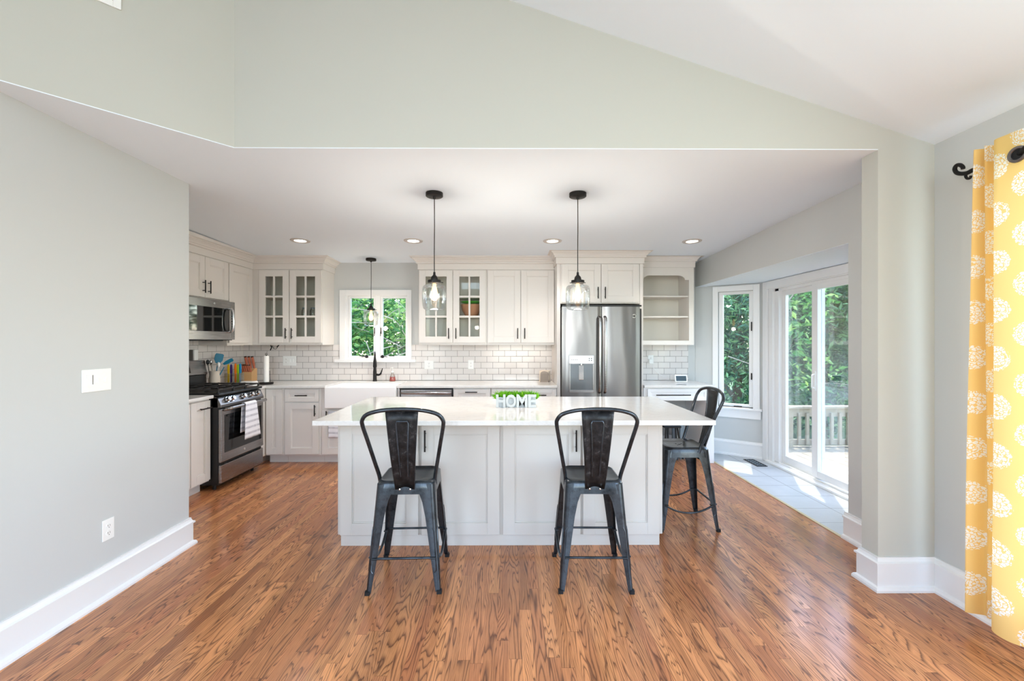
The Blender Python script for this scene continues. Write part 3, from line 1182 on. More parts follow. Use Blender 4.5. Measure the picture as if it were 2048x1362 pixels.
# --- closed cabinet between glass cabinet and fridge
t = thing('upper_cabinet', 'cream wall cabinet with two solid shaker doors beside the fridge', 'cabinet', (.15, YU, UP_BOT))
MB().fbox(fr, -.27, .556, UP_BOT, UP_TOP, -DU, 0).build('body', M['cab'], t, bevel=.001)
d = shaker(fr, -.258, .141, 1.404, 2.288, t, M['cab'])
handle_v(fr, .106, 1.452, 1.582, d)
d = shaker(fr, .147, .552, 1.404, 2.288, t, M['cab'])
handle_v(fr, .192, 1.452, 1.582, d)

# --- left wall uppers (face +x)
XU = -3.135
fl_ = fE(XU)
t = thing('upper_cabinet', 'cream shaker wall cabinet with two short doors above the microwave', 'cabinet', (-3.3, 4.55, 1.86))
MB().fbox(fl_, 4.17, 4.938, 1.86, UP_TOP, -(XU - XK) + .001, 0).build('body', M['cab'], t, bevel=.001)
d = shaker(fl_, 4.178, 4.553, 1.872, 2.288, t, M['cab'])
handle_v(fl_, 4.52, 1.915, 2.045, d)
d = shaker(fl_, 4.559, 4.932, 1.872, 2.288, t, M['cab'])
handle_v(fl_, 4.60, 1.915, 2.045, d)
t = thing('upper_cabinet', 'tall cream shaker corner wall cabinet right of the microwave', 'cabinet', (-3.3, 5.35, UP_BOT))
MB().fbox(fl_, 4.942, YB - .001, UP_BOT, UP_TOP, -(XU - XK) + .001, 0).build('body', M['cab'], t, bevel=.001)
shaker(fl_, 4.95, 5.395, 1.404, 2.288, t, M['cab'])
t = thing('upper_cabinet', 'cream wall cabinet at the near end of the left run, mostly hidden by the wall', 'cabinet', (-3.3, 3.8, UP_BOT))
MB().fbox(fl_, 3.4, 4.166, UP_BOT, UP_TOP, -(XU - XK) + .001, 0).build('body', M['cab'], t, bevel=.001)
shaker(fl_, 3.408, 3.78, 1.404, 2.288, t, M['cab'])
shaker(fl_, 3.786, 4.16, 1.404, 2.288, t, M['cab'])

# --- over-fridge cabinet with side panels
YF = 5.15
ff = fS(YF)
t = thing('fridge_cabinet', 'cream cabinet with two doors and tall side panels around the fridge', 'cabinet', (1.06, YF, 0))
MB().fbox(ff, .60, 1.522, 1.86, 2.33, -(YB - YF - .001), 0).build('body', M['cab'], t, bevel=.001)
MB().fbox(ff, .558, .598, 0, 2.33, -(YB - YF - .001), 0).build('side_panel', M['cab'], t, bevel=.001)
MB().fbox(ff, 1.524, 1.564, 0, 2.33, -(YB - YF - .001), 0).build('side_panel', M['cab'], t, bevel=.001)
d = shaker(ff, .613, 1.064, 1.872, 2.318, t, M['cab'])
handle_v(ff, 1.03, 1.915, 2.05, d)
d = shaker(ff, 1.074, 1.512, 1.872, 2.318, t, M['cab'])
handle_v(ff, 1.113, 1.915, 2.05, d)

# --- open bookcase cabinet on the right
t = thing('bookcase_cabinet', 'cream open wall cabinet with two shelves and arched valance right of the fridge', 'cabinet', (1.92, YU, UP_BOT))
b = MB()
b.fbox(fr, 1.566, 1.60, UP_BOT, 2.33, -DU, 0)
b.fbox(fr, 2.215, 2.276, UP_BOT, 2.33, -DU, 0)
b.fbox(fr, 1.60, 2.215, UP_BOT, 1.43, -DU, 0)
b.fbox(fr, 1.60, 2.215, 2.30, 2.33, -DU, -.02)
b.build('body', M['cab'], t, bevel=.0015)
# valance with an ogee bracket at each end
def ogee(x0, x1, zt, zb, drop):
    pts = [(x0, zt), (x0, zb - drop)]
    w_ = .10
    pts += [(x0 + .05, zb - drop)]
    for k in range(1, 9):
        a = k / 8 * PI / 2
        pts.append((x0 + .05 + w_ * (1 - math.cos(a)) * .9, zb - drop + drop * math.sin(a)))
    mir = [(x0 + x1 - px_, pz_) for px_, pz_ in pts[1:]]
    return pts + mir[::-1] + [(x1, zt)]
MB().prism(ogee(1.60, 2.215, 2.33, 2.232, .055), -.02, 0, fr).build('valance', M['cab'], t, bevel=.001)
MB().fbox(fr, 1.60, 2.215, 1.43, 2.30, -DU, -DU + .008).build('back_panel', M['cabi'], t)
for z in (1.985, 1.733):
    MB().fbox(fr, 1.60, 2.215, z - .018, z, -DU + .008, -.025).build('shelf', M['cab'], t, bevel=.001)

# --- crown mouldings, one per run
CP = [(0, 2.30), (.012, 2.30), (.012, 2.370), (.030, 2.374), (.030, 2.390), (.038, 2.393), (.045, 2.408), (.060, 2.422), (.068, 2.426), (.068, 2.436), (.090, 2.439), (.094, 2.443), (.094, 2.49), (0, 2.49)]
cz = lambda y: Cz(y) - .0005
tag(sweep([(XU, 3.4), (XU, YU), (-2.28, YU), (-2.28, YB)], CP, cz).build('crown_molding', M['cab'], smooth=False), 'cream crown molding over the left run of cabinets and corner', 'molding')
tag(sweep([(-1.105, YB), (-1.105, YU), (.556, YU)], CP, cz).build('crown_molding', M['cab']), 'cream crown molding over the cabinets between window and fridge', 'molding')
CF = [(a, b + .025) for a, b in CP]
tag(sweep([(.558, YB), (.558, YF), (1.564, YF), (1.564, YB)], CF, cz).build('crown_molding', M['cab']), 'cream crown molding standing forward over the fridge cabinet', 'molding')
CB = [(a, b + .03) for a, b in CP]
tag(sweep([(1.567, YU), (2.276, YU), (2.276, YB)], CB, cz).build('crown_molding', M['cab']), 'cream crown molding over the open shelves on the right', 'molding')

# --- base cabinets, back run
YD = 5.145           # face plane
fb = fS(YD)
TOE = .10
CT0, CT1 = .882, .912


def base_unit(name, label, u0, u1, depth=YB - YD - .001, frm=fb, m=None):
    m = m or M['cab']
    cu = (u0 + u1) / 2
    p = frm(cu, 0, -depth / 2)
    t = thing(name, label, 'cabinet', (p[0], p[1], 0))
    b = MB()
    b.fbox(frm, u0, u1, TOE, CT0, -depth, 0)
    b.fbox(frm, u0, u1, 0, TOE, -depth, -.085)
    b.build('body', m, t, bevel=.001)
    return t


t = base_unit('base_cabinet', 'narrow cream corner base cabinet right of the stove', -2.815, -2.60)
shaker(fb, -2.805, -2.62, .117, .866, t, M['cab'])
t = base_unit('base_cabinet', 'cream base cabinet with one drawer over one door left of the sink', -2.598, -2.175)
d = slab_drawer(fb, -2.589, -2.198, .724, .866, t, M['cab'])
handle_h(fb, -2.46, -2.32, .797, d)
d = shaker(fb, -2.589, -2.198, .117, .712, t, M['cab'])
handle_v(fb, -2.235, .56, .69, d)
t = thing('sink_cabinet', 'cream sink base cabinet below the farmhouse sink', 'cabinet', (-1.7, 5.4, 0))
b = MB()
b.fbox(fb, -2.173, -1.27, TOE, .648, -(YB - YD - .001), 0)
b.fbox(fb, -2.173, -1.27, 0, TOE, -(YB - YD - .001), -.085)
b.fbox(fb, -2.173, -2.118, .648, CT0, -.3, 0)
b.fbox(fb, -1.292, -1.27, .648, CT0, -.3, 0)
b.build('body', M['cab'], t, bevel=.001)
d = shaker(fb, -2.16, -1.725, .117, .632, t, M['cab'])
handle_v(fb, -2.10, .49, .62, d)
d = shaker(fb, -1.719, -1.283, .117, .632, t, M['cab'])
handle_v(fb, -1.77, .46, .59, d)
t = base_unit('base_cabinet', 'cream drawer base cabinet right of the dishwasher', -.648, -.213)
d = slab_drawer(fb, -.64, -.221, .724, .866, t, M['cab'])
handle_h(fb, -.505, -.365, .835, d)
for z0, z1 in ((.42, .712), (.117, .408)):
    d = shaker(fb, -.64, -.221, z0, z1, t, M['cab'], 'drawer')
    handle_h(fb, -.505, -.365, (z0 + z1) / 2 + .05, d)
t = base_unit('base_cabinet', 'wide cream base cabinet beside the left fridge panel', -.21, .556)
d = slab_drawer(fb, -.20, .166, .724, .866, t, M['cab'])
handle_h(fb, -.09, .05, .835, d)
d = slab_drawer(fb, .176, .546, .724, .866, t, M['cab'])
handle_h(fb, .29, .43, .80, d)
d = shaker(fb, -.20, .166, .117, .712, t, M['cab'])
handle_v(fb, .13, .56, .69, d)
d = shaker(fb, .176, .546, .117, .712, t, M['cab'])
handle_v(fb, .21, .56, .69, d)

# left run base cabinets (face +x)
XD_ = -2.845
fw = fE(XD_)
t = base_unit('base_cabinet', 'cream base cabinet left of the stove with a long dark pull', 3.40, 4.215, XD_ - XK - .001, fw)
d = shaker(fw, 3.95, 4.205, .117, .866, t, M['cab'])
handle_h(fw, 4.04, 4.19, .80, d)
shaker(fw, 3.41, 3.94, .117, .866, t, M['cab'])
t = thing('base_cabinet', 'cream corner filler cabinet behind the stove end', 'cabinet', (-3.1, 5.4, 0))
b = MB()
b.box(XK + .001, -2.818, 4.962, YB - .001, TOE, CT0)
b.box(XK + .001, -2.90, 4.962, YB - .001, 0, TOE)
b.build('body', M['cab'], t, bevel=.001)

# desk at right
t = thing('desk_cabinet', 'white built-in desk with a wide drawer and open kneehole right of the fridge', 'desk', (2.0, 5.4, 0))
b = MB()
b.fbox(fb, 1.566, 1.62, 0, CT0, -(YB - YD - .04), 0)
b.fbox(fb, 2.30, 2.392, 0, CT0, -(YB - YD - .04), 0)
b.fbox(fb, 1.62, 2.30, .725, .735, -(YB - YD - .04), -.02)
b.fbox(fb, 1.62, 2.30, .863, CT0, -.1, 0)
b.build('body', M['trim'], t, bevel=.0015)
d = slab_drawer(fb, 1.61, 2.31, .735, .868, t, M['trim'], .035)
handle_h(fb, 1.70, 2.10, .80, d)

# countertops
def slab(name, label, polys, z0=CT0, z1=CT1, bev=.004):
    mb = MB()
    for p in polys:
        mb.prism(p, z0, z1)
    o = mb.build(name, M['quartz'], bevel=bev)
    return tag(o, label, 'countertop')


YC = 5.105
slab('countertop', 'white quartz countertop along the back wall, around the sink',
     [[(XK + .009, YB - .009), (XK + .009, 4.96), (-2.80, 4.96), (-2.80, YC), (-2.115, YC), (-2.115, 5.60), (-1.295, 5.60), (-1.295, YC), (.557, YC), (.557, YB - .009)]])
slab('countertop', 'short piece of white quartz countertop left of the stove',
     [[(XK + .009, 3.4), (-2.80, 3.4), (-2.80, 4.217), (XK + .009, 4.217)]])
slab('countertop', 'white quartz desk top with a grey edge right of the fridge',
     [[(1.566, YC), (2.40, YC), (2.40, YB - .036), (2.347, YB - .009), (1.566, YB - .009)]])

# ------------------------------------------------------------------ island
t = thing('kitchen_island', 'long pale island cabinet with four shaker doors under a white slab', 'island', (-.06, 3.5, 0))
YI = 3.085
fi = fS(YI)
b = MB()
b.fbox(fi, -1.19, 1.072, .078, .879, -.86, 0)
b.fbox(fi, -1.169, 1.051, 0, .078, -.80, .0)
b.build('body', M['isl'], t, bevel=.0015)
RI = .083
for u0, u1, hu in ((-1.168, -.628, -.665), (-.606, -.066, -.577), (-.042, .496, .463), (.514, 1.045, .547)):
    d = shaker(fi, u0, u1, .082, .862, t, M['isl'], rail=RI)
    handle_v(fi, hu, .665, .812, d)
slab('island_countertop', 'large white quartz slab on the island, overhanging the stools',
     [[(-1.264, 2.846), (1.336, 2.846), (1.336, 4.078), (-1.264, 4.078)]], .880, .912, .004)


# ------------------------------------------------------------------ stools
def rsq(hx, hy, r, z, n=6, ox=0, oy=0):
    pts = []
    for cx, cy, a0 in ((hx - r, hy - r, 0), (-hx + r, hy - r, PI / 2), (-hx + r, -hy + r, PI), (hx - r, -hy + r, 1.5 * PI)):
        for k in range(n + 1):
            a = a0 + PI / 2 * k / n
            pts.append((cx + r * math.cos(a) + ox, cy + r * math.sin(a) + oy, z))
    return pts


def make_stool():
    t = thing('bar_stool', 'x', 'stool', (0, 0, 0), 'black metal stools around the island')
    m = M['stool']
    s = MB()
    # skirt and pan as one pressed sheet
    rings = [rsq(.172, .172, .05, .545), rsq(.169, .169, .05, .575), rsq(.166, .166, .052, .602), rsq(.160, .160, .055, .614), rsq(.152, .152, .055, .6185),
             rsq(.146, .146, .055, .616), rsq(.140, .140, .055, .610), rsq(.09, .09, .05, .606), rsq(.03, .03, .02, .605)]
    s.loft(rings, cap=False)
    s.f.append(tuple(len(s.v) - 28 + k for k in range(28)))
    so = s.build('seat', m, t, smooth=True, recenter=False)
    hl = MB()
    for k in range(4):
        a = PI / 4 + k * PI / 2
        hl.lathe([(0, .6062), (.006, .6062), (.006, .6045), (0, .6045)], (.03 * math.cos(a), .03 * math.sin(a), 0), 10)
    hl.lathe([(0, .6064), (.009, .6064), (.009, .6045), (0, .6045)], (0, 0, 0), 12)
    hl.build('vent_holes', M['rubber'], so, recenter=False)
    # legs: folded L channels that taper and splay
    for sx in (-1, 1):
        for sy in (-1, 1):
            rings = []
            for z, w_ in ((.60, .088), (.55, .090), (.50, .074), (.42, .062), (.30, .052), (.18, .043), (.08, .034), (.012, .028)):
                q = (.60 - z) / .588
                cx = .1655 + (.208 - .1655) * q
                cy = .1655 + (.222 - .1655) * q
                th = .0035
                r = min(.03, w_ * .45)
                outer = [(cx - w_, cy)]
                for k in range(6):
                    a = PI / 2 - PI / 2 * k / 5
                    outer.append((cx - r + r * math.cos(a), cy - r + r * math.sin(a)))
                outer.append((cx, cy - w_))
                inner = [(cx - th, cy - w_)]
                for k in range(6):
                    a = PI / 2 * k / 5
                    inner.append((cx - r + (r - th) * math.cos(a), cy - r + (r - th) * math.sin(a)))
                inner.append((cx - w_, cy - th))
                rings.append([(x * sx, y * sy, z) for x, y in outer + inner])
            l = MB()
            l.loft(rings)
            # raised fold along the lower half of both flanges
            for ax in (0, 1):
                pts = []
                for z in (.36, .34, .20, .13, .115):
                    q = (.60 - z) / .588
                    cx = .1655 + .0425 * q
                    cy = .1655 + .0565 * q
                    off = .026 if z in (.36, .115) else .016
                    pts.append(((cx - off) * sx, (cy - .001) * sy, z) if ax == 0 else ((cx - .001) * sx, (cy - off) * sy, z))
                l.tube(pts, .0035, 6)
            lo = l.build('leg', m, t, smooth=True, recenter=False)
            ft_ = MB()
            ft_.loft([[(p[0] + .2005 * sx, p[1] + .214 * sy, p[2]) for p in rsq(.014, .014, .005, z, 3)] for z in (0, .02)])
            ft_.build('rubber_foot', M['rubber'], lo, recenter=False)
    # stretchers
    def bar(p0, p1, dip=0.0):
        mid = ((p0[0] + p1[0]) / 2, (p0[1] + p1[1]) / 2, p0[2] - dip)
        b = MB()
        P = spline([p0, ((p0[0] * 3 + p1[0]) / 4, (p0[1] * 3 + p1[1]) / 4, p0[2] - dip * .75), mid, ((p0[0] + p1[0] * 3) / 4, (p0[1] + p1[1] * 3) / 4, p0[2] - dip * .75), p1], 4)
        b.tube(P, .0085, 8, flat=.8)
        for a in (p0, p1):
            dx = Vector((p0[0] + p1[0] - 2 * a[0], p0[1] + p1[1] - 2 * a[1], 0)).normalized() * .03
            b.tube([a, (a[0] + dx.x, a[1] + dx.y, a[2])], .013, 8, flat=.5)
        b.build('stretcher', m, t, smooth=True, recenter=False)
    zb = .195
    bar((-.178, -.203, zb), (.178, -.203, zb))
    bar((-.178, .203, zb), (.178, .203, zb))
    bar((-.190, -.19, zb), (-.190, .19, zb), .06)
    bar((.190, -.19, zb), (.190, .19, zb), .06)
    # cross braces under the seat
    for a in (1, -1):
        b = MB()
        b.tube([(-.158 * a, -.158, .50), (-.03 * a, -.03, .555), (.03 * a, .03, .555), (.158 * a, .158, .50)], .008, 8, flat=.6)
        b.build('cross_brace', m, t, smooth=True, recenter=False)
    # back hoop
    half = [(.160, -.085, .575), (.163, -.10, .63), (.180, -.135, .72), (.205, -.185, .85), (.224, -.225, .95), (.222, -.24, .985), (.195, -.252, 1.017), (.13, -.262, 1.038), (.05, -.268, 1.047)]
    P = [Vector(p) for p in half] + [Vector((-p[0], p[1], p[2])) for p in half[::-1]]
    b = MB()
    b.tube(spline(P, 5), .0115, 10)
    for sx in (-1, 1):
        b.tube([(.158 * sx, -.07, .585), (.158 * sx, -.10, .60)], .012, 8)
    b.build('back_frame', m, t, smooth=True, recenter=False)
    # splat
    rows = []
    for k in range(9):
        q = k / 8
        y = -.172 - .092 * q - .018 * math.sin(PI * q)
        z = .575 + .463 * q
        hw = .053 + .035 * q
        row = []
        for j in range(9):
            uu = -1 + j / 4
            row.append((hw * uu, y - .010 * (1 - uu * uu) * -1 - (.004 if abs(uu) > .9 else 0), z))
        rows.append(row)
    b = MB()
    b.loft(rows, cap=False, closed=False)
    sp = b.build('splat', M['patina'], t, smooth=True, recenter=False, solid=.003)
    b = MB()
    for sx in (-1, 1):
        b.tube([(r[0 if sx < 0 else 8][0], r[4][1] - .008, r[4][2]) for r in rows], .0035, 6)
    def onr(u, q):
        y = -.172 - .092 * q - .018 * math.sin(PI * q)
        return (u, y + .004, .575 + .463 * q)
    rib = [onr(-.021, .17), onr(-.023, .3), onr(-.028, .6), onr(-.034, .84), onr(-.028, .87), onr(.028, .87), onr(.034, .84), onr(.028, .6), onr(.023, .3), onr(.021, .17)]
    b.tube(rib, .005, 6)
    b.build('raised_rib', m, sp, smooth=True, recenter=False)
    for sx in (-1, 1):
        MB().lathe([(0, .004), (.005, .003), (.007, 0)], (.03 * sx, -.172, .575), 10, 'y').build('rivet', M['chrome'], sp, recenter=False)
    return t


st = make_stool()
for i, (x, y, r, lab) in enumerate(((-.602, 2.712, 2.0, 'black metal stool with backrest at the island front, left one of the pair'),
                                    (.497, 2.712, -1.0, 'black metal stool with backrest at the island front, right one of the pair'),
                                    (1.352, 3.50, 90, 'black metal stool seen side-on at the right end of the island'))):
    o = st if i == 0 else copy_tree(st)
    o.location = (x, y, 0)
    o.rotation_euler = (0, 0, math.radians(r))
    o['label'] = lab

# ------------------------------------------------------------------ fridge
def make_fridge():
    t = thing('refrigerator', 'large stainless steel french-door fridge with water dispenser', 'refrigerator', (1.04, 5.4, 0))
    YD_ = 5.02
    MB().box(.606, 1.516, 5.045, YB - .02, .02, 1.795).build('body', mat('fridge_grey_side', srgb(60, 58, 58), .5, .3), t, bevel=.004)
    f = fS(YD_)
    bulge = lambda q: .012 * (1 - (2 * q - 1) ** 2)

    def front(u0, u1, z0, z1, name):
        n = 14
        poly = [(u0, -.02)]
        for k in range(n + 1):
            q = k / n
            e = .008 if k in (0, n) else 0
            poly.append((u0 + (u1 - u0) * q, bulge(q) - e))
        poly.append((u1, -.02))
        mb = MB()
        mb.prism([(u, -w_) for u, w_ in poly], z0, z1, lambda u, v, w_: (u, YD_ + v, w_))
        return mb.build(name, M['fridge'], t, smooth=True)
    dl = front(.602, 1.050, .73, 1.815, 'door')
    dr = front(1.058, 1.488, .73, 1.815, 'door')
    fd = front(.602, 1.488, .07, .72, 'freezer_drawer')
    for do, u in ((dl, 1.022), (dr, 1.086)):
        h = MB()
        P = [f(u, .84, .012), f(u, .86, .055), f(u, .90, .062), f(u, 1.64, .062), f(u, 1.68, .055), f(u, 1.70, .012)]
        h.tube(P, .016, 12, flat=.8)
        h.build('handle', M['steel'], do, smooth=True)
    h = MB()
    h.tube([f(.68, .66, .012), f(.70, .66, .06), f(1.39, .66, .06), f(1.41, .66, .012)], .014, 12)
    h.build('handle', M['steel'], fd, smooth=True)
    # dispenser
    u0, u1 = .685, .957
    p = MB()
    p.fbox(f, u0 - .006, u1 + .004, 1.165, 1.263, .008, .024)
    dp = p.build('dispenser_panel', mat('dispenser_silver', srgb(206, 208, 212), .3, .6), dl, bevel=.004)
    b = MB()
    b.fbox(f, u0, u1, .872, 1.165, .0095, .0135)
    b.build('dispenser_bay', mat('dispenser_bay_grey', srgb(118, 122, 126), .22, .8), dl)
    b = MB()
    b.fbox(f, u0 - .004, u0 + .010, .872, 1.165, .010, .024)
    b.fbox(f, u1 - .010, u1 + .003, .872, 1.165, .010, .024)
    b.fbox(f, u0 - .006, u1 + .004, .842, .872, .010, .030)
    b.build('dispenser_frame', M['steel'], dl, bevel=.002)
    b = MB()
    b.fbox(f, .79, .845, .985, 1.15, .015, .022)
    b.tube([f(.817, 1.175, .02), f(.817, 1.15, .02)], .012, 10)
    b.build('dispenser_paddle', M['chrome'], dl, bevel=.003)
    b = MB()
    for k in range(4):
        b.fbox(f, u0 + .02 + .02 * k, u0 + .03 + .02 * k, 1.21, 1.216, .024, .0248)
    for k in range(2):
        for j in range(2):
            b.lathe([(0, .0008), (.006, .0006), (.006, 0)], f(u1 - .05 + .025 * k, 1.205 + .022 * j, .024), 10, 'y')
    b.build('dispenser_buttons', M['slot'], dp)
    # round emblem with script letters on the right door
    b = MB()
    b.lathe([(0, .001), (.016, .001), (.018, .0035), (.021, .0035), (.022, 0)], f(1.421, 1.708, .004), 24, 'y')
    e = b.build('emblem', M['chrome'], dr, smooth=True)
    vs, fs = text_mb('GE', .022, .001, f, 1.421, 1.700, .0003)
    b = MB()
    b.add([(x, y - .0062, z) for x, y, z in vs], fs)
    b.build('emblem_letters', M['slot'], e)
    MB().box(.61, 1.51, 5.03, 5.06, 1.817, 1.835).build('hinge_cover', M['black'], t)


make_fridge()

# ------------------------------------------------------------------ dishwasher
t = thing('dishwasher', 'stainless steel dishwasher front between the sink and the drawers', 'dishwasher', (-.96, 5.4, 0))
MB().fbox(fb, -1.262, -.652, .02, .878, -.56, -.01).build('body', M['black'], t)
dw = MB().fbox(fb, -1.25, -.664, .11, .862, -.01, .022).build('door', M['steel'], t, bevel=.004)
h = MB()
h.tube(spline([fb(-1.235, .826, .022), fb(-1.215, .826, .05), fb(-.96, .828, .062), fb(-.70, .826, .05), fb(-.68, .826, .022)], 6), .014, 12)
h.build('handle', M['steel'], dw, smooth=True)

# ------------------------------------------------------------------ sink + faucet
t = thing('farmhouse_sink', 'white apron-front farmhouse sink under the window', 'sink', (-1.705, 5.3, .65))
s = MB()
u0, u1, y0, y1, z0, z1, w_ = -2.112, -1.298, 5.075, 5.597, .652, .896, .03
s.box(u0, u1, y0, y0 + w_, z0, z1)
s.box(u0, u1, y1 - w_, y1, z0, z1)
s.box(u0, u0 + w_, y0 + w_, y1 - w_, z0, z1)
s.box(u1 - w_, u1, y0 + w_, y1 - w_, z0, z1)
s.box(u0 + w_, u1 - w_, y0 + w_, y1 - w_, z0, z0 + w_)
s.build('basin', M['cer'], t, bevel=.008, seg=3)
b = MB()
b.lathe([(0, .004), (.04, .003), (.045, 0)], (-1.705, 5.4, z0 + w_), 24)
b.build('drain', M['chrome'], t, smooth=True)

t = thing('kitchen_faucet', 'oil-rubbed bronze pull-down faucet behind the white sink', 'faucet', (-1.705, 5.66, CT1))
b = MB()
fx, fy = -1.712, 5.66
b.lathe([(0, 0), (.027, 0), (.027, .006), (.023, .02), (.022, .12), (.018, .16), (.016, .20)], (fx, fy, CT1), 24)
b.build('body', M['blk'], t, smooth=True)
b = MB()
fdir = lambda a, z: (fx + .29 * a, fy - .957 * a, CT1 + z)
P = [fdir(0, .19), fdir(0, .30), fdir(.03, .35), fdir(.09, .372), fdir(.145, .345), fdir(.165, .31)]
b.tube(spline(P, 6), .0115, 12)
b.build('spout', M['blk'], t, smooth=True)
b = MB()
b.lathe([(.0, .0), (.02, .0), (.023, .012), (.02, .07), (.014, .11), (.012, .13)], fdir(.167, .185), 20)
b.build('spray_head', M['blk'], t, smooth=True)
b = MB()
b.tube(spline([(fx + .015, fy, CT1 + .085), (fx + .05, fy - .005, CT1 + .082), (fx + .075, fy - .01, CT1 + .095), (fx + .09, fy - .012, CT1 + .13), (fx + .10, fy - .014, CT1 + .165)], 5), [.014] * 6 + [.012] * 6 + [.008] * 5 + [.006] * 4, 10)
b.build('lever_handle', M['blk'], t, smooth=True)

# ------------------------------------------------------------------ range
def make_range():
    t = thing('gas_range', 'stainless steel gas stove with black grates and oven door', 'stove', (-3.05, 4.59, 0))
    y0, y1 = 4.222, 4.955
    XF = -2.765
    b = MB()
    b.box(-3.43, XF, y0, y1, .05, .885)
    b.build('body', M['black'], t, bevel=.003)
    f = fE(XF)
    # drawer
    d = MB().fbox(f, y0 + .004, y1 - .004, .067, .238, 0, .025).build('drawer', M['steel'], t, bevel=.006)
    # oven door
    do = MB()
    do.fbox(f, y0 + .004, y1 - .004, .265, .775, 0, .028)
    do = do.build('oven_door', M['steel'], t, bevel=.006)
    MB().fbox(f, y0 + .055, y1 - .045, .35, .715, .027, .030).build('oven_window', M['bglass'], do, bevel=.001)
    h = MB()
    P = spline([f(y0 + .05, .765, .03), f(y0 + .06, .775, .075), f(y0 + .12, .78, .085), f(y1 - .12, .78, .085), f(y1 - .06, .775, .075), f(y1 - .05, .765, .03)], 5)
    h.tube(P, .016, 12)
    h.build('oven_handle', M['steel'], do, smooth=True)
    b = MB()
    b.lathe([(0, .002), (.012, .002), (.014, .0)], f(4.60, .31, .028), 20, 'x')
    b.build('emblem', M['chrome'], do)
    # sloped control panel
    b = MB()
    b.prism([(-.0, .79), (.03, .79), (.028, .815), (-.005, .885), (-.06, .905), (-.06, .79)], y0, y1, lambda u, v, w_: (XF + u, w_, v))
    cp = b.build('control_panel', steel('control_panel_steel', .34, False, 0, 128), t, bevel=.003)
    for y in (4.33, 4.405, 4.59, 4.70 + .03, 4.84):
        k = MB()
        c = Vector((XF + .014, y, .852))
        n = Vector((.9, 0, .42)).normalized()
        k.tube([c, c + n * .012], .026, 20)
        k.tube([c + n * .012, c + n * .036], [.021, .019], 20)
        k.build('knob', M['chrome'], cp, smooth=True)
        k2 = MB()
    # cooktop with raised rim
    b = MB()
    b.box(-3.40, XF + .012, y0 - .002, y1 + .002, .90, .922)
    b.build('cooktop', M['black'], t, bevel=.005)
    b = MB()
    b.box(-3.36, XF - .02, y0 + .02, y1 - .02, .9225, .926)
    b.build('burner_tray', mat('dark_enamel', srgb(48, 44, 42), .35), t, bevel=.001)
    for (bx, by, r) in ((-3.22, 4.37, .045), (-2.93, 4.37, .055), (-3.07, 4.59, .05), (-3.22, 4.81, .04), (-2.93, 4.81, .05)):
        b = MB()
        b.lathe([(0, .016), (r * .7, .016), (r * .75, .010), (r, .008), (r, 0)], (bx, by, .926), 20)
        b.build('burner', M['iron'], t, smooth=True)
    # grates: three sections
    for (a, c) in ((y0 + .025, y0 + .258), (y0 + .265, y1 - .265), (y1 - .258, y1 - .025)):
        g = MB()
        xa, xb, zt = -3.36, XF - .018, .962
        for y in (a, c):
            g.box(xa, xb, y - .006, y + .006, zt - .014, zt)
        for x in (xa, (xa + xb) / 2, xb):
            g.box(x - .006, x + .006, a, c, zt - .014, zt)
        for x in (xa + (xb - xa) * .25, xa + (xb - xa) * .75):
            g.box(x - .07, x + .07, (a + c) / 2 - .005, (a + c) / 2 + .005, zt - .012, zt + .004)
            g.box(x - .005, x + .005, a, c, zt - .012, zt + .004)
        for x in (xa, xb, (xa + xb) / 2):
            for y in (a, c):
                g.box(x - .008, x + .008, y - .008, y + .008, .926, zt - .012)
        g.build('grate', M['iron'], t, bevel=.002)
    # backguard
    g = MB()
    g.prism([(-3.44, .885), (-3.44, 1.205), (-3.405, 1.213), (-3.375, 1.06), (-3.385, 1.05), (-3.385, .885)], y0 + .003, y1 + .02, lambda u, v, w_: (u, w_, v))
    bgd = g.build('backguard', M['steel'], t, bevel=.003)
    MB().box(-3.386, -3.378, y0 + .01, y1 - .02, .925, 1.05).build('backguard_vent', M['black'], t)
    p0, p1 = Vector((-3.399, 0, 1.18)), Vector((-3.380, 0, 1.085))
    b = MB()
    ya, yb = 4.25, 4.72
    b.add([(p0.x, ya, p0.z), (p0.x, yb, p0.z), (p1.x, yb, p1.z), (p1.x, ya, p1.z), (p0.x + .003, ya, p0.z), (p0.x + .003, yb, p0.z), (p1.x + .003, yb, p1.z), (p1.x + .003, ya, p1.z)],
          [(0, 1, 2, 3), (4, 5, 6, 7), (0, 1, 5, 4), (1, 2, 6, 5), (2, 3, 7, 6), (3, 0, 4, 7)])
    b.build('display', M['bglass'], bgd)
    b = MB()
    for ky in range(4):
        for kz in range(3):
            q = .2 + kz * .3
            x = p0.x + (p1.x - p0.x) * q + .0035
            z = p0.z + (p1.z - p0.z) * q
            b.box(x, x + .001, 4.56 + ky * .035, 4.575 + ky * .035, z - .004, z + .002)
    b.build('display_marks', M['plate'], bgd)
    b = MB()
    for y in (y0 + .05, y1 - .06):
        for x in (-3.3, -2.83):
            b.cyl((x, y, 0), (x, y, .05), .016, 12)
    b.build('levelling_foot', M['black'], t)


make_range()
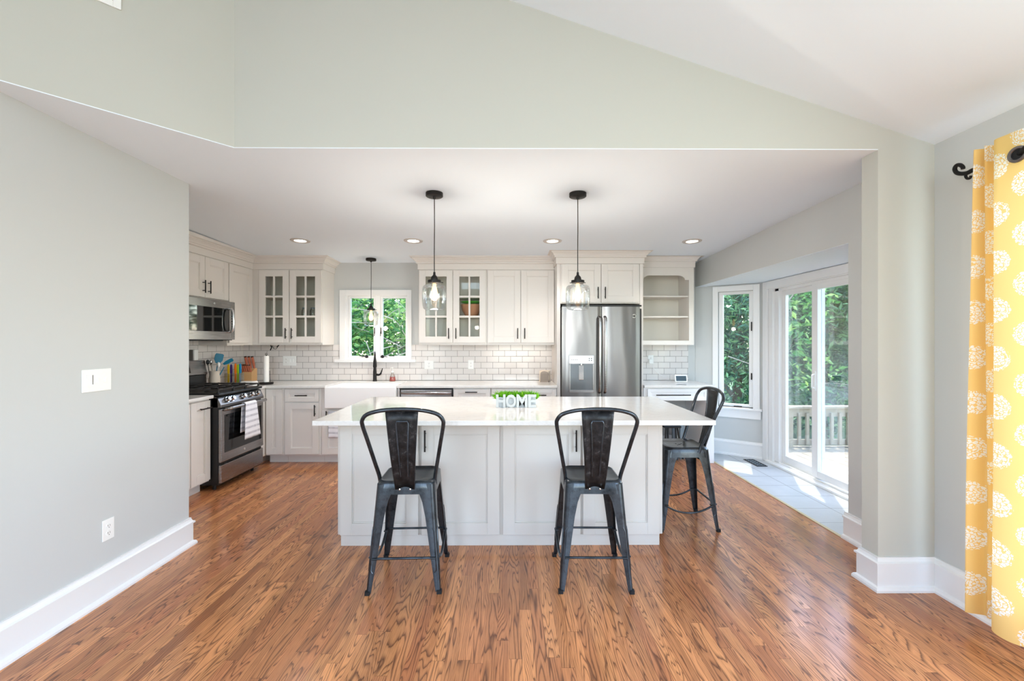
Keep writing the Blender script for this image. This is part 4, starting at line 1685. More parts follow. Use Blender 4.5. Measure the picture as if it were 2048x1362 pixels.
# towel over the oven handle
def towel(name, label, yc, hw, x0, zt, zlen, lean=0.0):
    rows = []
    prof = []
    for k in range(16):
        prof.append((.004, -zlen * (1 - k / 15)))
    r = .021
    pr = [(r, z) for z in [-zlen * (1 - k / 14) for k in range(15)]]
    arc = [(r * math.cos(a), r * math.sin(a)) for a in [PI * k / 8 for k in range(1, 8)]]
    pb = [(-r, -zlen * .8 * k / 10) for k in range(11)]
    path = pr + arc + pb
    for (dx, dz) in path:
        row = []
        for j in range(17):
            q = j / 16
            y = yc - hw + 2 * hw * q
            dep = max(0, -dz) / zlen
            wob = .006 * math.sin(q * 9 + dz * 5) * dep * (1 if dx > 0 else .3)
            narrow = 1 - .0 * dep
            y2 = yc + (y - yc) * (0.72 + .34 * dep) + lean * dep
            row.append((x0 + dx + abs(wob) * (1 if dx > 0 else 0), y2, zt + dz))
        rows.append(row)
    b = MB()
    b.loft(rows, cap=False, closed=False)
    o = b.build(name, M['towel'], smooth=True, solid=.003)
    return tag(o, label, 'towel')


towel('dish_towel', 'white towel with grey stripes hanging on the oven door handle', 4.585, .135, -2.680, .782, .35, .02)
tag(MB().loft([[(x, 5.096 - .004 * math.sin(k * 2.1 + x * 40), .618 - .022 * k) for x in [-2.075 + .011 * j for j in range(12)]] for k in range(15)], cap=False, closed=False)
    .build('dish_towel', M['towel'], smooth=True, solid=.003), 'white towel with grey stripes hanging in front of the sink cabinet', 'towel')
# ring/bar carrying that second towel is the cabinet handle line, so it hangs from the sink cabinet pull

# ------------------------------------------------------------------ microwave
def make_micro():
    t = thing('microwave', 'stainless steel over-the-range microwave with black glass door', 'microwave', (-3.26, 4.55, 1.43))
    y0, y1, z0, z1, XF = 4.18, 4.938, 1.432, 1.855, -3.075
    MB().box(XK + .001, XF, y0, y1, z0, z1).build('body', M['black'], t, bevel=.003)
    f = fE(XF)
    d = MB()
    d.fbox(f, y0, y1 - .085, z0 + .008, z1 - .002, 0, .03)
    do = d.build('door', M['steel'], t, bevel=.004)
    MB().fbox(f, y0 + .03, y1 - .10, z0 + .092, z1 - .082, .0295, .032).build('door_glass', M['bglass'], do, bevel=.001)
    c = MB().fbox(f, y1 - .083, y1, z0 + .008, z1 - .002, 0, .03).build('control_panel', M['steel'], t, bevel=.004)
    MB().fbox(f, y1 - .066, y1 - .02, z0 + .09, z1 - .08, .0295, .032).build('keypad', M['bglass'], c)
    b = MB()
    for k in range(8):
        for j in range(2):
            b.fbox(f, y1 - .060 + .018 * j, y1 - .050 + .018 * j, z0 + .105 + .028 * k, z0 + .115 + .028 * k, .032, .0326)
    b.build('key_marks', M['plate'], c)
    h = MB()
    yh = y1 - .115
    h.tube(spline([f(yh + .005, z0 + .09, .03), f(yh, z0 + .10, .07), f(yh - .004, z0 + .16, .085), f(yh - .004, z1 - .15, .085), f(yh, z1 - .09, .07), f(yh + .005, z1 - .08, .03)], 5), .013, 12)
    h.build('handle', M['chrome'], do, smooth=True)
    b = MB()
    b.lathe([(0, .002), (.011, .002), (.013, 0)], f(4.60, z1 - .04, .03), 18, 'x')
    b.build('emblem', M['chrome'], do)
    b = MB()
    b.box(-3.38, -3.12, 4.25, 4.5, z0 - .006, z0)
    b.box(-3.38, -3.12, 4.6, 4.85, z0 - .006, z0)
    b.build('grease_filter', M['iron'], t)


make_micro()


# ------------------------------------------------------------------ pendants
def make_pendant(r=.060, drop=None):
    """origin at the ceiling; total lengths given per call"""
    t = thing('pendant_light', 'x', 'pendant light', (0, 0, 0), 'glass jar pendants')
    b = MB()
    b.lathe([(0, 0), (.063, 0), (.063, -.024), (.058, -.028), (.012, -.030), (.008, -.045), (0, -.045)], n=36)
    b.build('canopy', M['blk'], t, smooth=True, recenter=False)
    L = drop
    b = MB()
    b.tube([(0, 0, -.04), (.001, 0, -L * .4), (-.0005, 0, -L * .7), (0, 0, -L + .02)], .0032, 8)
    b.build('cord', M['blk'], t, smooth=True, recenter=False)
    b = MB()
    b.lathe([(0, .03), (.008, .028), (.009, .01), (.012, .004), (.022, -.006), (.026, -.022), (.026, -.03), (.048, -.032), (.049, -.052), (.044, -.054), (.03, -.056), (0, -.056)], (0, 0, -L), 32)
    for a in (.4, 2.5, 4.6):
        b.cyl((.046 * math.cos(a), .046 * math.sin(a), -L - .046), (.066 * math.cos(a), .066 * math.sin(a), -L - .046), .003, 8)
    b.build('socket_cap', M['blk'], t, smooth=True, recenter=False)
    zt = -L - .054
    b = MB()
    prof = [(.040, 0), (.042, -.010), (.066, -.014), (.080, -.022), (.087, -.038), (.0895, -.07), (.089, -.12), (.086, -.165), (.081, -.185), (.068, -.195), (.05, -.196), (.03, -.190), (.0, -.186)]
    inner = [(max(0, q - .003), z - (-.003 if i > 7 else 0)) for i, (q, z) in enumerate(prof)]
    b.lathe(prof, (0, 0, zt), 40)
    b.build('glass_shade', M['jar'], t, smooth=True, recenter=False)
    b = MB()
    b.lathe([(.012, 0), (.013, -.02), (.022, -.06), (.029, -.09), (.026, -.112), (.014, -.128), (0, -.132)], (0, 0, zt + .002), 20)
    bo = b.build('bulb', M['bulb'], t, smooth=True, recenter=False)
    b = MB()
    for a in range(4):
        an = a * PI / 2
        b.tube([(.004 * math.cos(an), .004 * math.sin(an), zt - .03), (.009 * math.cos(an), .009 * math.sin(an), zt - .1)], .0012, 5)
    b.build('filament', M['fil'], bo, recenter=False)
    return t


def lamp_light(name, loc, power, col=(1, .74, .48), r=.03):
    l = bpy.data.lights.new(name, 'POINT')
    l.energy = power
    l.color = col
    l.shadow_soft_size = r
    o = bpy.data.objects.new(name, l)
    COL.objects.link(o)
    o.location = loc
    return o


YP = 3.265
zc = Cz(YP)
# glass top at photo row 556, so socket sits 0.62 m under the ceiling
DP = zc - (H + (682 - 552) / 271.0)
pd = make_pendant(drop=DP)
pd.location = (-.55, YP, zc)
pd['label'] = 'lit glass jar pendant over the island, left one of the pair'
p2 = copy_tree(pd)
p2.location = (.508, YP, zc)
p2['label'] = 'lit glass jar pendant over the island, right one of the pair'
YP3 = 5.53
zc3 = Cz(YP3)
p3 = make_pendant(drop=zc3 - (H + (682 - 612) / 160.0))
p3.location = (-1.72, YP3, zc3)
p3['label'] = 'small glass jar pendant hanging in front of the sink window'
for x in (-.55, .508):
    lamp_light('pendant_glow', (x, YP, zc - DP - .25), 15.0, (1, .88, .76))
lamp_light('pendant_glow', (-1.72, YP3, 1.6), 6, (1, .85, .7))

# ------------------------------------------------------------------ recessed lights
def make_can():
    t = thing('recessed_light', 'x', 'ceiling light', (0, 0, 0), 'recessed ceiling lights')
    b = MB()
    b.lathe([(.058, .001), (.062, -.007), (.094, -.007), (.100, .001), (.058, .001)], n=36)
    b.build('trim_ring', mat('satin_ring', srgb(196, 190, 186), .4), t, smooth=True, recenter=False)
    b = MB()
    b.lathe([(0, -.0015), (.058, -.0015), (.058, .0005), (0, .0005)], n=30)
    b.build('lens', M['lamp'], t, recenter=False)
    return t


can = make_can()
for i, (px, lab) in enumerate(((602, 'leftmost round recessed ceiling light, above the left corner cabinets'), (827, 'round recessed ceiling light second from left, beside the left pendant canopy'),
                               (1105, 'round recessed ceiling light third from left, in front of the fridge'), (1385, 'rightmost round recessed ceiling light, near the bay'))):
    o = can if i == 0 else copy_tree(can)
    Y = 4.646
    x = (px - 1018) / F * Y
    o.location = (x, Y, Cz(Y))
    o.rotation_euler = (math.atan(.075 / 2.684) * -1, 0, 0)
    o['label'] = lab
    l = bpy.data.lights.new('downlight', 'SPOT')
    l.energy = 42
    l.color = (1, .93, .86)
    l.spot_size = math.radians(125)
    l.spot_blend = .8
    l.shadow_soft_size = .06
    lo = bpy.data.objects.new('downlight', l)
    COL.objects.link(lo)
    lo.location = (x, Y, Cz(Y) - .02)

# under-cabinet glow beside the fridge
area('under_cabinet_light', (.1, 5.6, 1.37), (0, 0, -1), .8, .05, .7, (1, .8, .62))

# ------------------------------------------------------------------ wall plates
def outlet(name, label, fr, u, v, duplex=1, w=.072, h=.115):
    t = thing(name, label, 'outlet', fr(u, v - h / 2, 0))
    MB().fbox(fr, u - w / 2, u + w / 2, v - h / 2, v + h / 2, .0005, .006).build('plate', M['plate'], t, bevel=.002)
    for dv in (-.02, .02):
        b = MB()
        b.lathe([(0, .0085), (.016, .0085), (.017, .006)], (0, 0, 0), 18)
        V = [fr(u + p[0], v + dv + p[1] * .8, p[2]) for p in b.v]
        r = MB()
        r.add(V, b.f)
        ro = r.build('receptacle', M['plate'], t)
        s_ = MB()
        s_.fbox(fr, u - .007, u - .005, v + dv - .003, v + dv + .007, .0085, .009)
        s_.fbox(fr, u + .005, u + .007, v + dv - .003, v + dv + .006, .0085, .009)
        s_.fbox(fr, u - .002, u + .002, v + dv - .011, v + dv - .007, .0085, .009)
        s_.build('slots', M['slot'], ro)
    return t


fleft = fE(XL)
outlet('wall_outlet', 'white duplex outlet low on the near left wall', fleft, 885 * 2.235 / (1018 - 220), H - 374 * 2.235 / (1018 - 220))
# switch plate: dimmer, blank, toggle
ys = 885 * 2.235 / (1018 - 197.5)
zs = H - (760 - 682) * 2.235 / (1018 - 197.5)
t = thing('light_switch', 'white three-gang switch plate on the near left wall', 'light switch', (XL, ys, zs - .06))
MB().fbox(fleft, ys - .085, ys + .085, zs - .06, zs + .06, .0005, .006).build('plate', M['plate'], t, bevel=.002)
b = MB().fbox(fleft, ys - .062, ys - .03, zs - .033, zs + .033, .006, .010)
b.build('dimmer', M['plate'], t, bevel=.002)
b = MB()
b.fbox(fleft, ys - .027, ys - .0255, zs - .02, zs + .03, .006, .0085)
b.build('dimmer_slider', M['slot'], t)
for u in (.0, .046):
    MB().fbox(fleft, ys + u - .005, ys + u + .005, zs - .012, zs + .012, .006, .013).build('toggle', M['plate'], t, bevel=.002)

fback = fS(YB - .008)
xb = lambda px: (px - 1018) / 153.0
zb_ = lambda py: H - (py - 682) / 153.0
outlet('wall_outlet', 'white outlet in the backsplash just right of the sink window', fback, xb(858.5), zb_(729.5), w=.12)
outlet('wall_outlet', 'white outlet in the backsplash below the glass cabinet with bowls', fback, xb(942), zb_(729))
outlet('wall_outlet', 'white outlet in the backsplash behind the desk', fback, xb(1300) + .01, zb_(719))
t = outlet('wall_outlet', 'wide white outlet and switch plate in the backsplash beside the paper towels', fback, xb(575), zb_(721), w=.08)
MB().fbox(fback, xb(568.5), xb(594.5), zb_(731), zb_(712), .0003, .0055).build('wide_plate', M['plate'], t, bevel=.002)
for u in (583, 589):
    MB().fbox(fback, xb(u) - .005, xb(u) + .005, zb_(724), zb_(718), .0055, .012).build('toggle', M['plate'], t)

# cord and charger on the desk wall
t = thing('charger', 'white phone charger with thin cable at the desk outlet', 'charger', fback(xb(1301), zb_(722), 0))
MB().fbox(fback, xb(1297), xb(1304), zb_(727), zb_(718), .009, .035).build('plug', M['plate'], t, bevel=.003)
b = MB()
b.tube(spline([fback(xb(1302), zb_(726), .03), fback(xb(1308), zb_(738), .02), fback(xb(1325), zb_(752), .03), fback(xb(1345), zb_(748), .04), fback(xb(1355), zb_(753), .1), fback(xb(1368), zb_(755), .16)], 6), .002, 6)
b.build('cable', M['plate'], t, smooth=True)

# ------------------------------------------------------------------ ceiling register on the angled wall
p0 = Vector((XL, 1.772))
p1 = Vector((-1.558, YO))
dd = (p1 - p0).normalized()
nn = Vector((dd.y, -dd.x))
fv = lambda u, v, w_: (p1.x - dd.x * u + nn.x * w_, p1.y - dd.y * u + nn.y * w_, v)
t = thing('air_vent', 'white louvered air register high on the angled upper wall', 'vent', fv(.66, 3.03, 0))
b = MB()
ua, ub, va, vb = .485, .84, 3.028, 3.24
b.fbox(fv, ua, ua + .03, va, vb, .0005, .008)
b.fbox(fv, ub - .03, ub, va, vb, .0005, .008)
b.fbox(fv, ua + .03, ub - .03, va, va + .03, .0005, .008)
b.fbox(fv, ua + .03, ub - .03, vb - .03, vb, .0005, .008)
b.build('frame', M['plate'], t, bevel=.002)
MB().fbox(fv, ua + .03, ub - .03, va + .03, vb - .03, .0005, .0015).build('backing', M['slot'], t)
for k in range(9):
    z = va + .036 + k * .0165
    MB().fbox(lambda u, v, w_: fv(u, v + w_ * .6, w_), ua + .03, ub - .03, z, z + .004, .0015, .008).build('louver', M['plate'], t)

# floor register
t = thing('floor_register', 'black scrollwork floor register in the grey tile by the patio door', 'vent', (2.875, 5.15, 0))
b = MB()
x0, x1, y0, y1 = 2.815, 2.935, 5.0, 5.30
for a in ((x0, x0 + .012, y0, y1), (x1 - .012, x1, y0, y1), (x0 + .012, x1 - .012, y0, y0 + .012), (x0 + .012, x1 - .012, y1 - .012, y1)):
    b.box(a[0], a[1], a[2], a[3], .001, .006)
b.build('frame', M['rod'], t)
MB().box(x0 + .012, x1 - .012, y0 + .012, y1 - .012, .0008, .002).build('backing', M['rubber'], t)
b = MB()
for k in range(6):
    cy = y0 + .035 + k * .046
    for cx in (x0 + .036, x1 - .036):
        b.tube([(cx + .018 * math.cos(a), cy + .018 * math.sin(a), .0045) for a in [i * PI / 6 for i in range(12)]], .0022, 6, closed=True)
b.build('scrollwork', M['gcart'], t)

# ------------------------------------------------------------------ counter things
def at_back(px, py_bottom=None):
    pass


# utensil crock
t = thing('utensil_crock', 'small beige crock full of utensils beside the stove', 'utensil crock', (-3.335, 5.03, CT1))
cx, cy = -3.335, 5.035
b = MB()
b.lathe([(0, 0), (.052, 0), (.056, .02), (.058, .08), (.050, .13), (.052, .165), (.055, .175), (.049, .175), (.044, .14), (.046, .02), (0, .015)], (cx, cy, CT1), 28)
b.build('crock', mat('beige_stoneware', srgb(208, 196, 182), .5, bump=.3, bscale=60), t, smooth=True)
ut = [((-.02, -.02), (-.05, -.04), .25, 'black'), ((.0, .0), (-.02, -.03), .25, 'steel'), ((.01, .02), (.03, .03), .22, 'steel'), ((.02, .01), (.04, .01), .22, 'plate')]
for (a, e, L, mk) in ut:
    s = thing('cooking_utensil', {'black': 'black handled spoon standing in the beige crock', 'steel': 'steel utensil handle standing in the beige crock', 'plate': 'white handled utensil standing in the beige crock'}[mk], 'utensil', (cx + a[0], cy + a[1], CT1 + .02), 'utensils in the crock')
    b = MB()
    b.tube([(cx + a[0], cy + a[1], CT1 + .02), (cx + e[0], cy + e[1], CT1 + L)], .004, 8)
    b.build('handle', M[mk], s, smooth=True)
    b = MB()
    c0 = Vector((cx + e[0], cy + e[1], CT1 + L + .02))
    b.lathe([(0, -.03), (.014, -.015), (.018, .005), (.012, .028), (0, .034)], tuple(c0), 14)
    b.build('head', M[mk], s, smooth=True)
# teal silicone spatulas
for (tip, hw, hh, lean, lab) in (((.035, .02, .315), .042, .055, .18, 'wide teal silicone spatula standing in the beige crock'), ((.115, .06, .275), .022, .055, 1.0, 'narrow teal silicone spatula leaning out of the crock to the right')):
    s = thing('spatula', lab, 'spatula', (cx, cy, CT1 + .02), 'utensils in the crock')
    b = MB()
    b.tube([(cx, cy, CT1 + .02), (cx + tip[0] * .7, cy + tip[1] * .7, CT1 + tip[2] - .06)], .005, 8)
    b.build('handle', M['tealp'], s, smooth=True)
    ax = Vector((math.sin(lean), math.sin(lean) * .4, math.cos(lean))).normalized()
    sd = Vector((.75, -.65, 0)).cross(ax).cross(ax).normalized()
    sd = (Vector((.78, .62, 0)) - ax * Vector((.78, .62, 0)).dot(ax)).normalized()
    nrm = ax.cross(sd)
    c = Vector((cx + tip[0], cy + tip[1], CT1 + tip[2]))
    P = []
    shape = [(-.5, -1), (.5, -1), (1, -.3), (1, .8), (.7, 1), (-.8, 1.0), (-1, .7), (-1, -.3)]
    fr_ = lambda u, v, w_: tuple(c + sd * u + ax * v + nrm * w_)
    b = MB()
    b.prism([(u * hw, v * hh) for u, v in shape], -.004, .004, fr_)
    b.build('blade', M['tealp'], s, bevel=.003)

# colourful knives in a clear holder
t = thing('knife_holder', 'clear acrylic knife holder on the counter behind the stove', 'knife holder', (-3.28, 5.30, CT1))
kx0, kx1, ky = -3.365, -3.185, 5.30
b = MB()
b.box(kx0, kx1, ky - .045, ky + .045, CT1, CT1 + .004)
b.box(kx0, kx1, ky - .045, ky - .041, CT1 + .004, CT1 + .13)
b.box(kx0, kx1, ky + .041, ky + .045, CT1 + .004, CT1 + .13)
b.box(kx0, kx0 + .004, ky - .041, ky + .041, CT1 + .004, CT1 + .13)
b.box(kx1 - .004, kx1, ky - .041, ky + .041, CT1 + .004, CT1 + .13)
b.build('box', M['jar'], t)
for i, (c, lab) in enumerate((((236, 190, 20), 'yellow'), ((66, 38, 110), 'purple'), ((250, 130, 30), 'orange'), ((166, 204, 30), 'lime green'), ((36, 150, 205), 'blue'))):
    x = (-3.345, -3.313, -3.262, -3.233, -3.205)[i]
    mm = mat(lab.replace(' ', '_') + '_knife', srgb(*c), .35)
    s = thing('kitchen_knife', lab + ' handled kitchen knife standing in the clear holder', 'knife', (x, ky, CT1 + .006), 'coloured knives in the clear holder')
    b = MB()
    hz = .235 + (.01 if i in (2, 4) else 0)
    b.loft([[(x + p[0], ky + p[1], CT1 + z) for p in rsq(h_, .006, .005, 0, 3)] for z, h_ in ((.118, .009), (.14, .013), (.19, .014), (hz - .015, .012), (hz, .006))])
    b.build('handle', mm, s, smooth=True)
    b = MB()
    b.prism([(x - .012, CT1 + .118), (x + .012, CT1 + .118), (x + .012, CT1 + .03), (x - .004, CT1 + .008), (x - .012, CT1 + .03)], ky - .001, ky + .001, lambda u, v, w_: (u, w_, v))
    b.build('blade', mm, s)

# wood knife block with red-brown handles
t = thing('knife_block', 'light wooden knife block in the counter corner', 'knife block', (-3.25, 5.57, CT1))
b = MB()
b.prism([(5.50, CT1), (5.62, CT1), (5.62, CT1 + .17), (5.57, CT1 + .17), (5.50, CT1 + .125)], -3.31, -3.185, lambda u, v, w_: (w_, u, v))
b.build('block', M['woodlt'], t, bevel=.003)
MB().box(-3.345, -3.312, 5.50, 5.64, CT1, CT1 + .225).build('side_board', mat('dark_wood', srgb(142, 92, 52), .5), t, bevel=.004)
for i in range(5):
    x = -3.298 + i * .025
    s = thing('steak_knife', 'red-brown handled knife in the lower row of the wooden block', 'knife', (x, 5.50, CT1 + .12), 'lower row of knives in the wooden block')
    b = MB()
    b.tube([(x, 5.512, CT1 + .130), (x - .003, 5.496, CT1 + .17), (x - .005, 5.482, CT1 + .212)], [.008, .011, .010], 8)
    b.build('handle', M['woodrd'], s, smooth=True)
    MB().tube([(x - .005, 5.482, CT1 + .211), (x - .005, 5.480, CT1 + .217)], .010, 8).build('pommel', M['blk'], s)
for i in range(3):
    x = -3.290 + i * .042
    s = thing('chef_knife', 'long red-brown handled knife in the upper row of the wooden block', 'knife', (x, 5.58, CT1 + .21), 'upper row of knives in the wooden block')
    b = MB()
    b.tube([(x, 5.592, CT1 + .172), (x - .004, 5.570, CT1 + .26), (x - .006, 5.555, CT1 + .312)], [.013, .017, .015], 10)
    b.build('handle', M['woodrd'], s, smooth=True)
    MB().tube([(x - .006, 5.555, CT1 + .311), (x - .006, 5.553, CT1 + .322)], .015, 10).build('pommel', M['blk'], s)

# white butter dish/spoon rest
b = MB()
b.loft([[(p[0] - 3.0, p[1] + 5.13, CT1 + z) for p in rsq(hx, .05, .02, 0, 5)] for z, hx in ((0, .075), (.01, .082), (.04, .082), (.05, .07))])
tag(b.build('butter_dish', M['cer'], smooth=True), 'white covered butter dish beside the stove corner', 'dish')

# paper towel holder
t = thing('paper_towel_holder', 'dark metal paper towel holder in the back counter corner', 'paper towel holder', (-2.885, 5.28, CT1))
pc = (-2.885, 5.28)
b = MB()
b.lathe([(0, 0), (.075, 0), (.078, .006), (.078, .02), (.072, .024), (0, .024)], (pc[0], pc[1], CT1), 30)
b.build('base', M['blk'], t, smooth=True)
b = MB()
b.tube([(pc[0], pc[1], CT1 + .02), (pc[0], pc[1], CT1 + .345)], .005, 10)
b.tube([(pc[0] + .011 * math.cos(a), pc[1], CT1 + .356 + .011 * math.sin(a)) for a in [i * PI / 6 for i in range(12)]], .003, 6, closed=True)
b.build('rod', M['blk'], t, smooth=True)
b = MB()
b.tube([(pc[0] + .045, pc[1], CT1 + .02), (pc[0] + .042, pc[1], CT1 + .16)], .003, 8)
b.build('tension_arm', M['blk'], t, smooth=True)
b = MB()
b.lathe([(.010, 0), (.030, 0), (.030, .31), (.010, .31), (.010, 0)], (pc[0], pc[1], CT1 + .026), 28)
tag(b.build('paper_towel_roll', M['paper'], smooth=True), 'white paper towel roll on the dark upright holder', 'paper towel')

# cable hanging below the left glass cabinet
b = MB()
b.tube(spline([(-2.93, 5.50, 1.372), (-2.945, 5.5, 1.33), (-2.93, 5.5, 1.355), (-2.905, 5.5, 1.325), (-2.88, 5.5, 1.33), (-2.855, 5.5, 1.372)], 6), .003, 6)
b.tube([(-2.95, 5.5, 1.374), (-2.94, 5.5, 1.345), (-2.955, 5.5, 1.31)], .007, 6)
b.tube([(-2.85, 5.5, 1.374), (-2.875, 5.5, 1.35)], .007, 6)
tag(b.build('cable', M['rubber'], smooth=True), 'looped black cable under the left glass cabinet', 'cable')

# small items on top of the range backguard
for (ya, yb, za, zb2, mk, lab) in ((4.73, 4.80, 1.214, 1.33, 'slot', 'small dark spice tin standing on the stove backguard'), (4.82, 4.88, 1.214, 1.33, 'plate', 'small white timer standing on the stove backguard')):
    o = MB().box(-3.44, -3.41, ya, yb, za, zb2).build('spice_tin' if mk == 'slot' else 'kitchen_timer', M[mk], bevel=.004)
    tag(o, lab, 'tin' if mk == 'slot' else 'timer')

# soap bottle
t = thing('soap_bottle', 'clear pump bottle of pink dish soap right of the faucet', 'soap bottle', (-1.49, 5.66, CT1))
sx_, sy_ = -1.487, 5.66
b = MB()
b.lathe([(0, .0), (.038, .0), (.040, .006), (.034, .05), (.022, .085), (.014, .10), (.014, .115), (0, .115)], (sx_, sy_, CT1), 24)
b.build('bottle', M['jar'], t, smooth=True)
b = MB()
b.lathe([(0, .004), (.036, .004), (.0375, .01), (.032, .055), (0, .055)], (sx_, sy_, CT1), 24)
b.build('liquid', M['soap'], t, smooth=True)
b = MB()
b.lathe([(.016, .112), (.016, .128), (.005, .13), (.004, .165), (.012, .168), (.012, .176), (0, .178)], (sx_, sy_, CT1), 16)
b.tube([(sx_, sy_, CT1 + .172), (sx_ - .02, sy_ - .02, CT1 + .168)], .004, 8)
b.build('pump', M['plate'], t, smooth=True)

# perforated metal speaker / tea-light house near the fridge panel
t = thing('grater', 'stainless box grater lying at the counter end by the fridge panel', 'grater', (.45, 5.5, CT1))
gx0, gx1, gy = .392, .515, 5.52
b = MB()
arch = [(gx0, CT1), (gx0, CT1 + .10)] + [(gx0 + .051 - .051 * math.cos(a), CT1 + .10 + .035 * math.sin(a)) for a in [PI * k / 8 for k in range(1, 8)]] + [(gx0 + .102, CT1 + .10), (gx0 + .102, CT1)]
b.prism(arch, -.03, .0, fS(gy))
g = b.build('grating_face', mat('perforated_steel', srgb(150, 136, 124), .45, .3), t, bevel=.002)
b = MB()
for i in range(8):
    for j in range(8):
        x = gx0 + .012 + i * .0115
        z = CT1 + .015 + j * .0125
        b.lathe([(0, .001), (.003, .001), (.0035, 0)], (x, gy, z), 6, 'y')
b.build('perforations', M['slot'], g)
b = MB()
b.loft([[(gx1 - .015 + .012 * math.sin(PI * q), gy - .005, CT1 + .14 * q), (gx1 + .008, gy + .03, CT1 + .14 * q), (gx1 + .004, gy + .05, CT1 + .14 * q), (gx1 - .02 + .012 * math.sin(PI * q), gy + .035, CT1 + .14 * q)] for q in [k / 8 for k in range(9)]])
b.build('side_plate', M['chrome'], t)
MB().fbox(fS(gy + .035), gx0 - .01, gx1 + .006, CT1, CT1 + .145, -.012, 0).build('back_plate', M['cream'], t, bevel=.01)

# smart display on the desk
t = thing('smart_display', 'small white tabletop display with a dark screen on the desk', 'smart display', (2.13, 5.5, CT1))
cdx, cdy = 2.145, 5.50
fd_ = lambda u, v, w_: (cdx + u + w_ * -.15, cdy - w_ + v * .25, CT1 + v)
MB().fbox(fd_, -.078, .078, .002, .092, 0, .022).build('housing', M['plate'], t, bevel=.008, seg=3)
MB().fbox(fd_, -.064, .064, .016, .078, .0215, .0235).build('screen', M['screen'], t)
MB().fbox(fd_, -.05, .05, 0, .06, -.05, .0).build('base', M['gcart'], t, bevel=.01)

# objects inside the cabinets
def bowl_mb(c, r, h, t_=.004):
    b = MB()
    prof = [(0, 0), (r * .45, 0), (r * .6, h * .12), (r * .85, h * .5), (r, h), (r - t_, h), (r * .85 - t_, h * .5), (r * .6 - t_, h * .16), (0, h * .05)]
    b.lathe(prof, c, 30)
    return b


tag(bowl_mb((-.475, 5.60, 1.7285), .135, .155).build('mixing_bowl', M['bowl'], smooth=True), 'big tan bowl on the middle shelf behind the cabinet glass', 'bowl')
tag(bowl_mb((-.475, 5.60, 1.8925), .14, .028).build('mixing_bowl', M['green'], smooth=True), 'bright green bowl nested on top of the big tan bowl', 'bowl')
tag(bowl_mb((-.915, 5.60, 1.3945), .115, .055).build('serving_bowl', M['teal'], smooth=True), 'dark green dish on the bottom shelf of the left glass door', 'dish')
b = MB()
b.lathe([(0, 0), (.12, 0), (.135, .03), (.13, .03), (.115, .006), (0, .006)], (-.44, 5.60, 1.3945), 30)
tag(b.build('serving_bowl', M['blue'], smooth=True), 'blue-grey dish at the bottom of the right glass door stack', 'dish')
b = MB()
b.lathe([(0, 0), (.10, 0), (.135, .045), (.13, .045), (.10, .008), (0, .008)], (-.44, 5.60, 1.425), 30)
tag(b.build('serving_bowl', M['cream'], smooth=True), 'cream shallow bowl stacked on the blue-grey dish', 'dish')
tag(bowl_mb((-.615, 5.56, 1.3945), .035, .035).build('small_cup', M['plum'], smooth=True), 'small plum coloured cup beside the stacked dishes', 'cup')


def jar(c, lab):
    t = thing('glass_jar', lab, 'jar', c, 'glass jars in the left glass cabinet')
    b = MB()
    b.lathe([(0, 0), (.03, 0), (.034, .006), (.036, .03), (.034, .08), (.025, .098), (.025, .115), (.022, .115), (.022, .098), (.031, .078), (.032, .01), (0, .005)], c, 20)
    b.build('jar_body', M['jar'], t, smooth=True)
    b = MB()
    b.lathe([(.0265, .098), (.0275, .102), (.0275, .112), (.0265, .116), (.0255, .112), (.0255, .1), (.0265, .098)], c, 20)
    b.build('rim', M['gcart'], t, smooth=True)
    return t


jar((-2.57, 5.58, 1.7285), 'clear glass jar on the middle shelf, left one of two')
jar((-2.465, 5.58, 1.7285), 'clear glass jar on the middle shelf, right one of two')
t = thing('napkin_holder', 'dark openwork metal holder at the bottom of the left glass cabinet', 'holder', (-2.76, 5.6, 1.394))
b = MB()
for k in range(5):
    b.tube([(-2.79 + .017 * k + .008 * math.cos(a), 5.58, 1.412 + .012 * math.sin(a)) for a in [i * PI / 5 for i in range(10)]], .003, 5, closed=True)
b.box(-2.80, -2.71, 5.577, 5.583, 1.3945, 1.400)
b.build('scroll_panel', M['blk'], t)

# HOME planter
t = thing('letter_planter', 'white planter box whose front reads HOME, on the island', 'planter', (.055, 3.45, CT1))
fp = fS(3.4245)
b = MB()
b.box(-.098, .208, 3.426, 3.432, CT1, CT1 + .078)
b.box(-.098, .208, 3.494, 3.500, CT1, CT1 + .078)
b.box(-.098, -.092, 3.432, 3.494, CT1, CT1 + .078)
b.box(.202, .208, 3.432, 3.494, CT1, CT1 + .078)
b.box(-.092, .202, 3.432, 3.494, CT1, CT1 + .02)
b.build('box', M['concrete'], t, bevel=.001)
b = MB()
for ch, ca, cb in (('H', -.1, -.027), ('O', -.026, .056), ('M', .058, .142), ('E', .146, .211)):
    vs, fs = text_mb(ch, .128, .02, lambda u, v, w_: (u, v, w_), 0, 0, .0045)
    lo, hi = min(p[0] for p in vs), max(p[0] for p in vs)
    l2, h2 = min(p[1] for p in vs), max(p[1] for p in vs)
    V = []
    for x, v_, w_ in vs:
        V.append(fp(ca + (x - lo) / (hi - lo) * (cb - ca), CT1 + .001 + (v_ - l2) / (h2 - l2) * .099, w_))
    b.add(V, fs)
b.build('letters', M['concrete'], t, bevel=.001, seg=1)
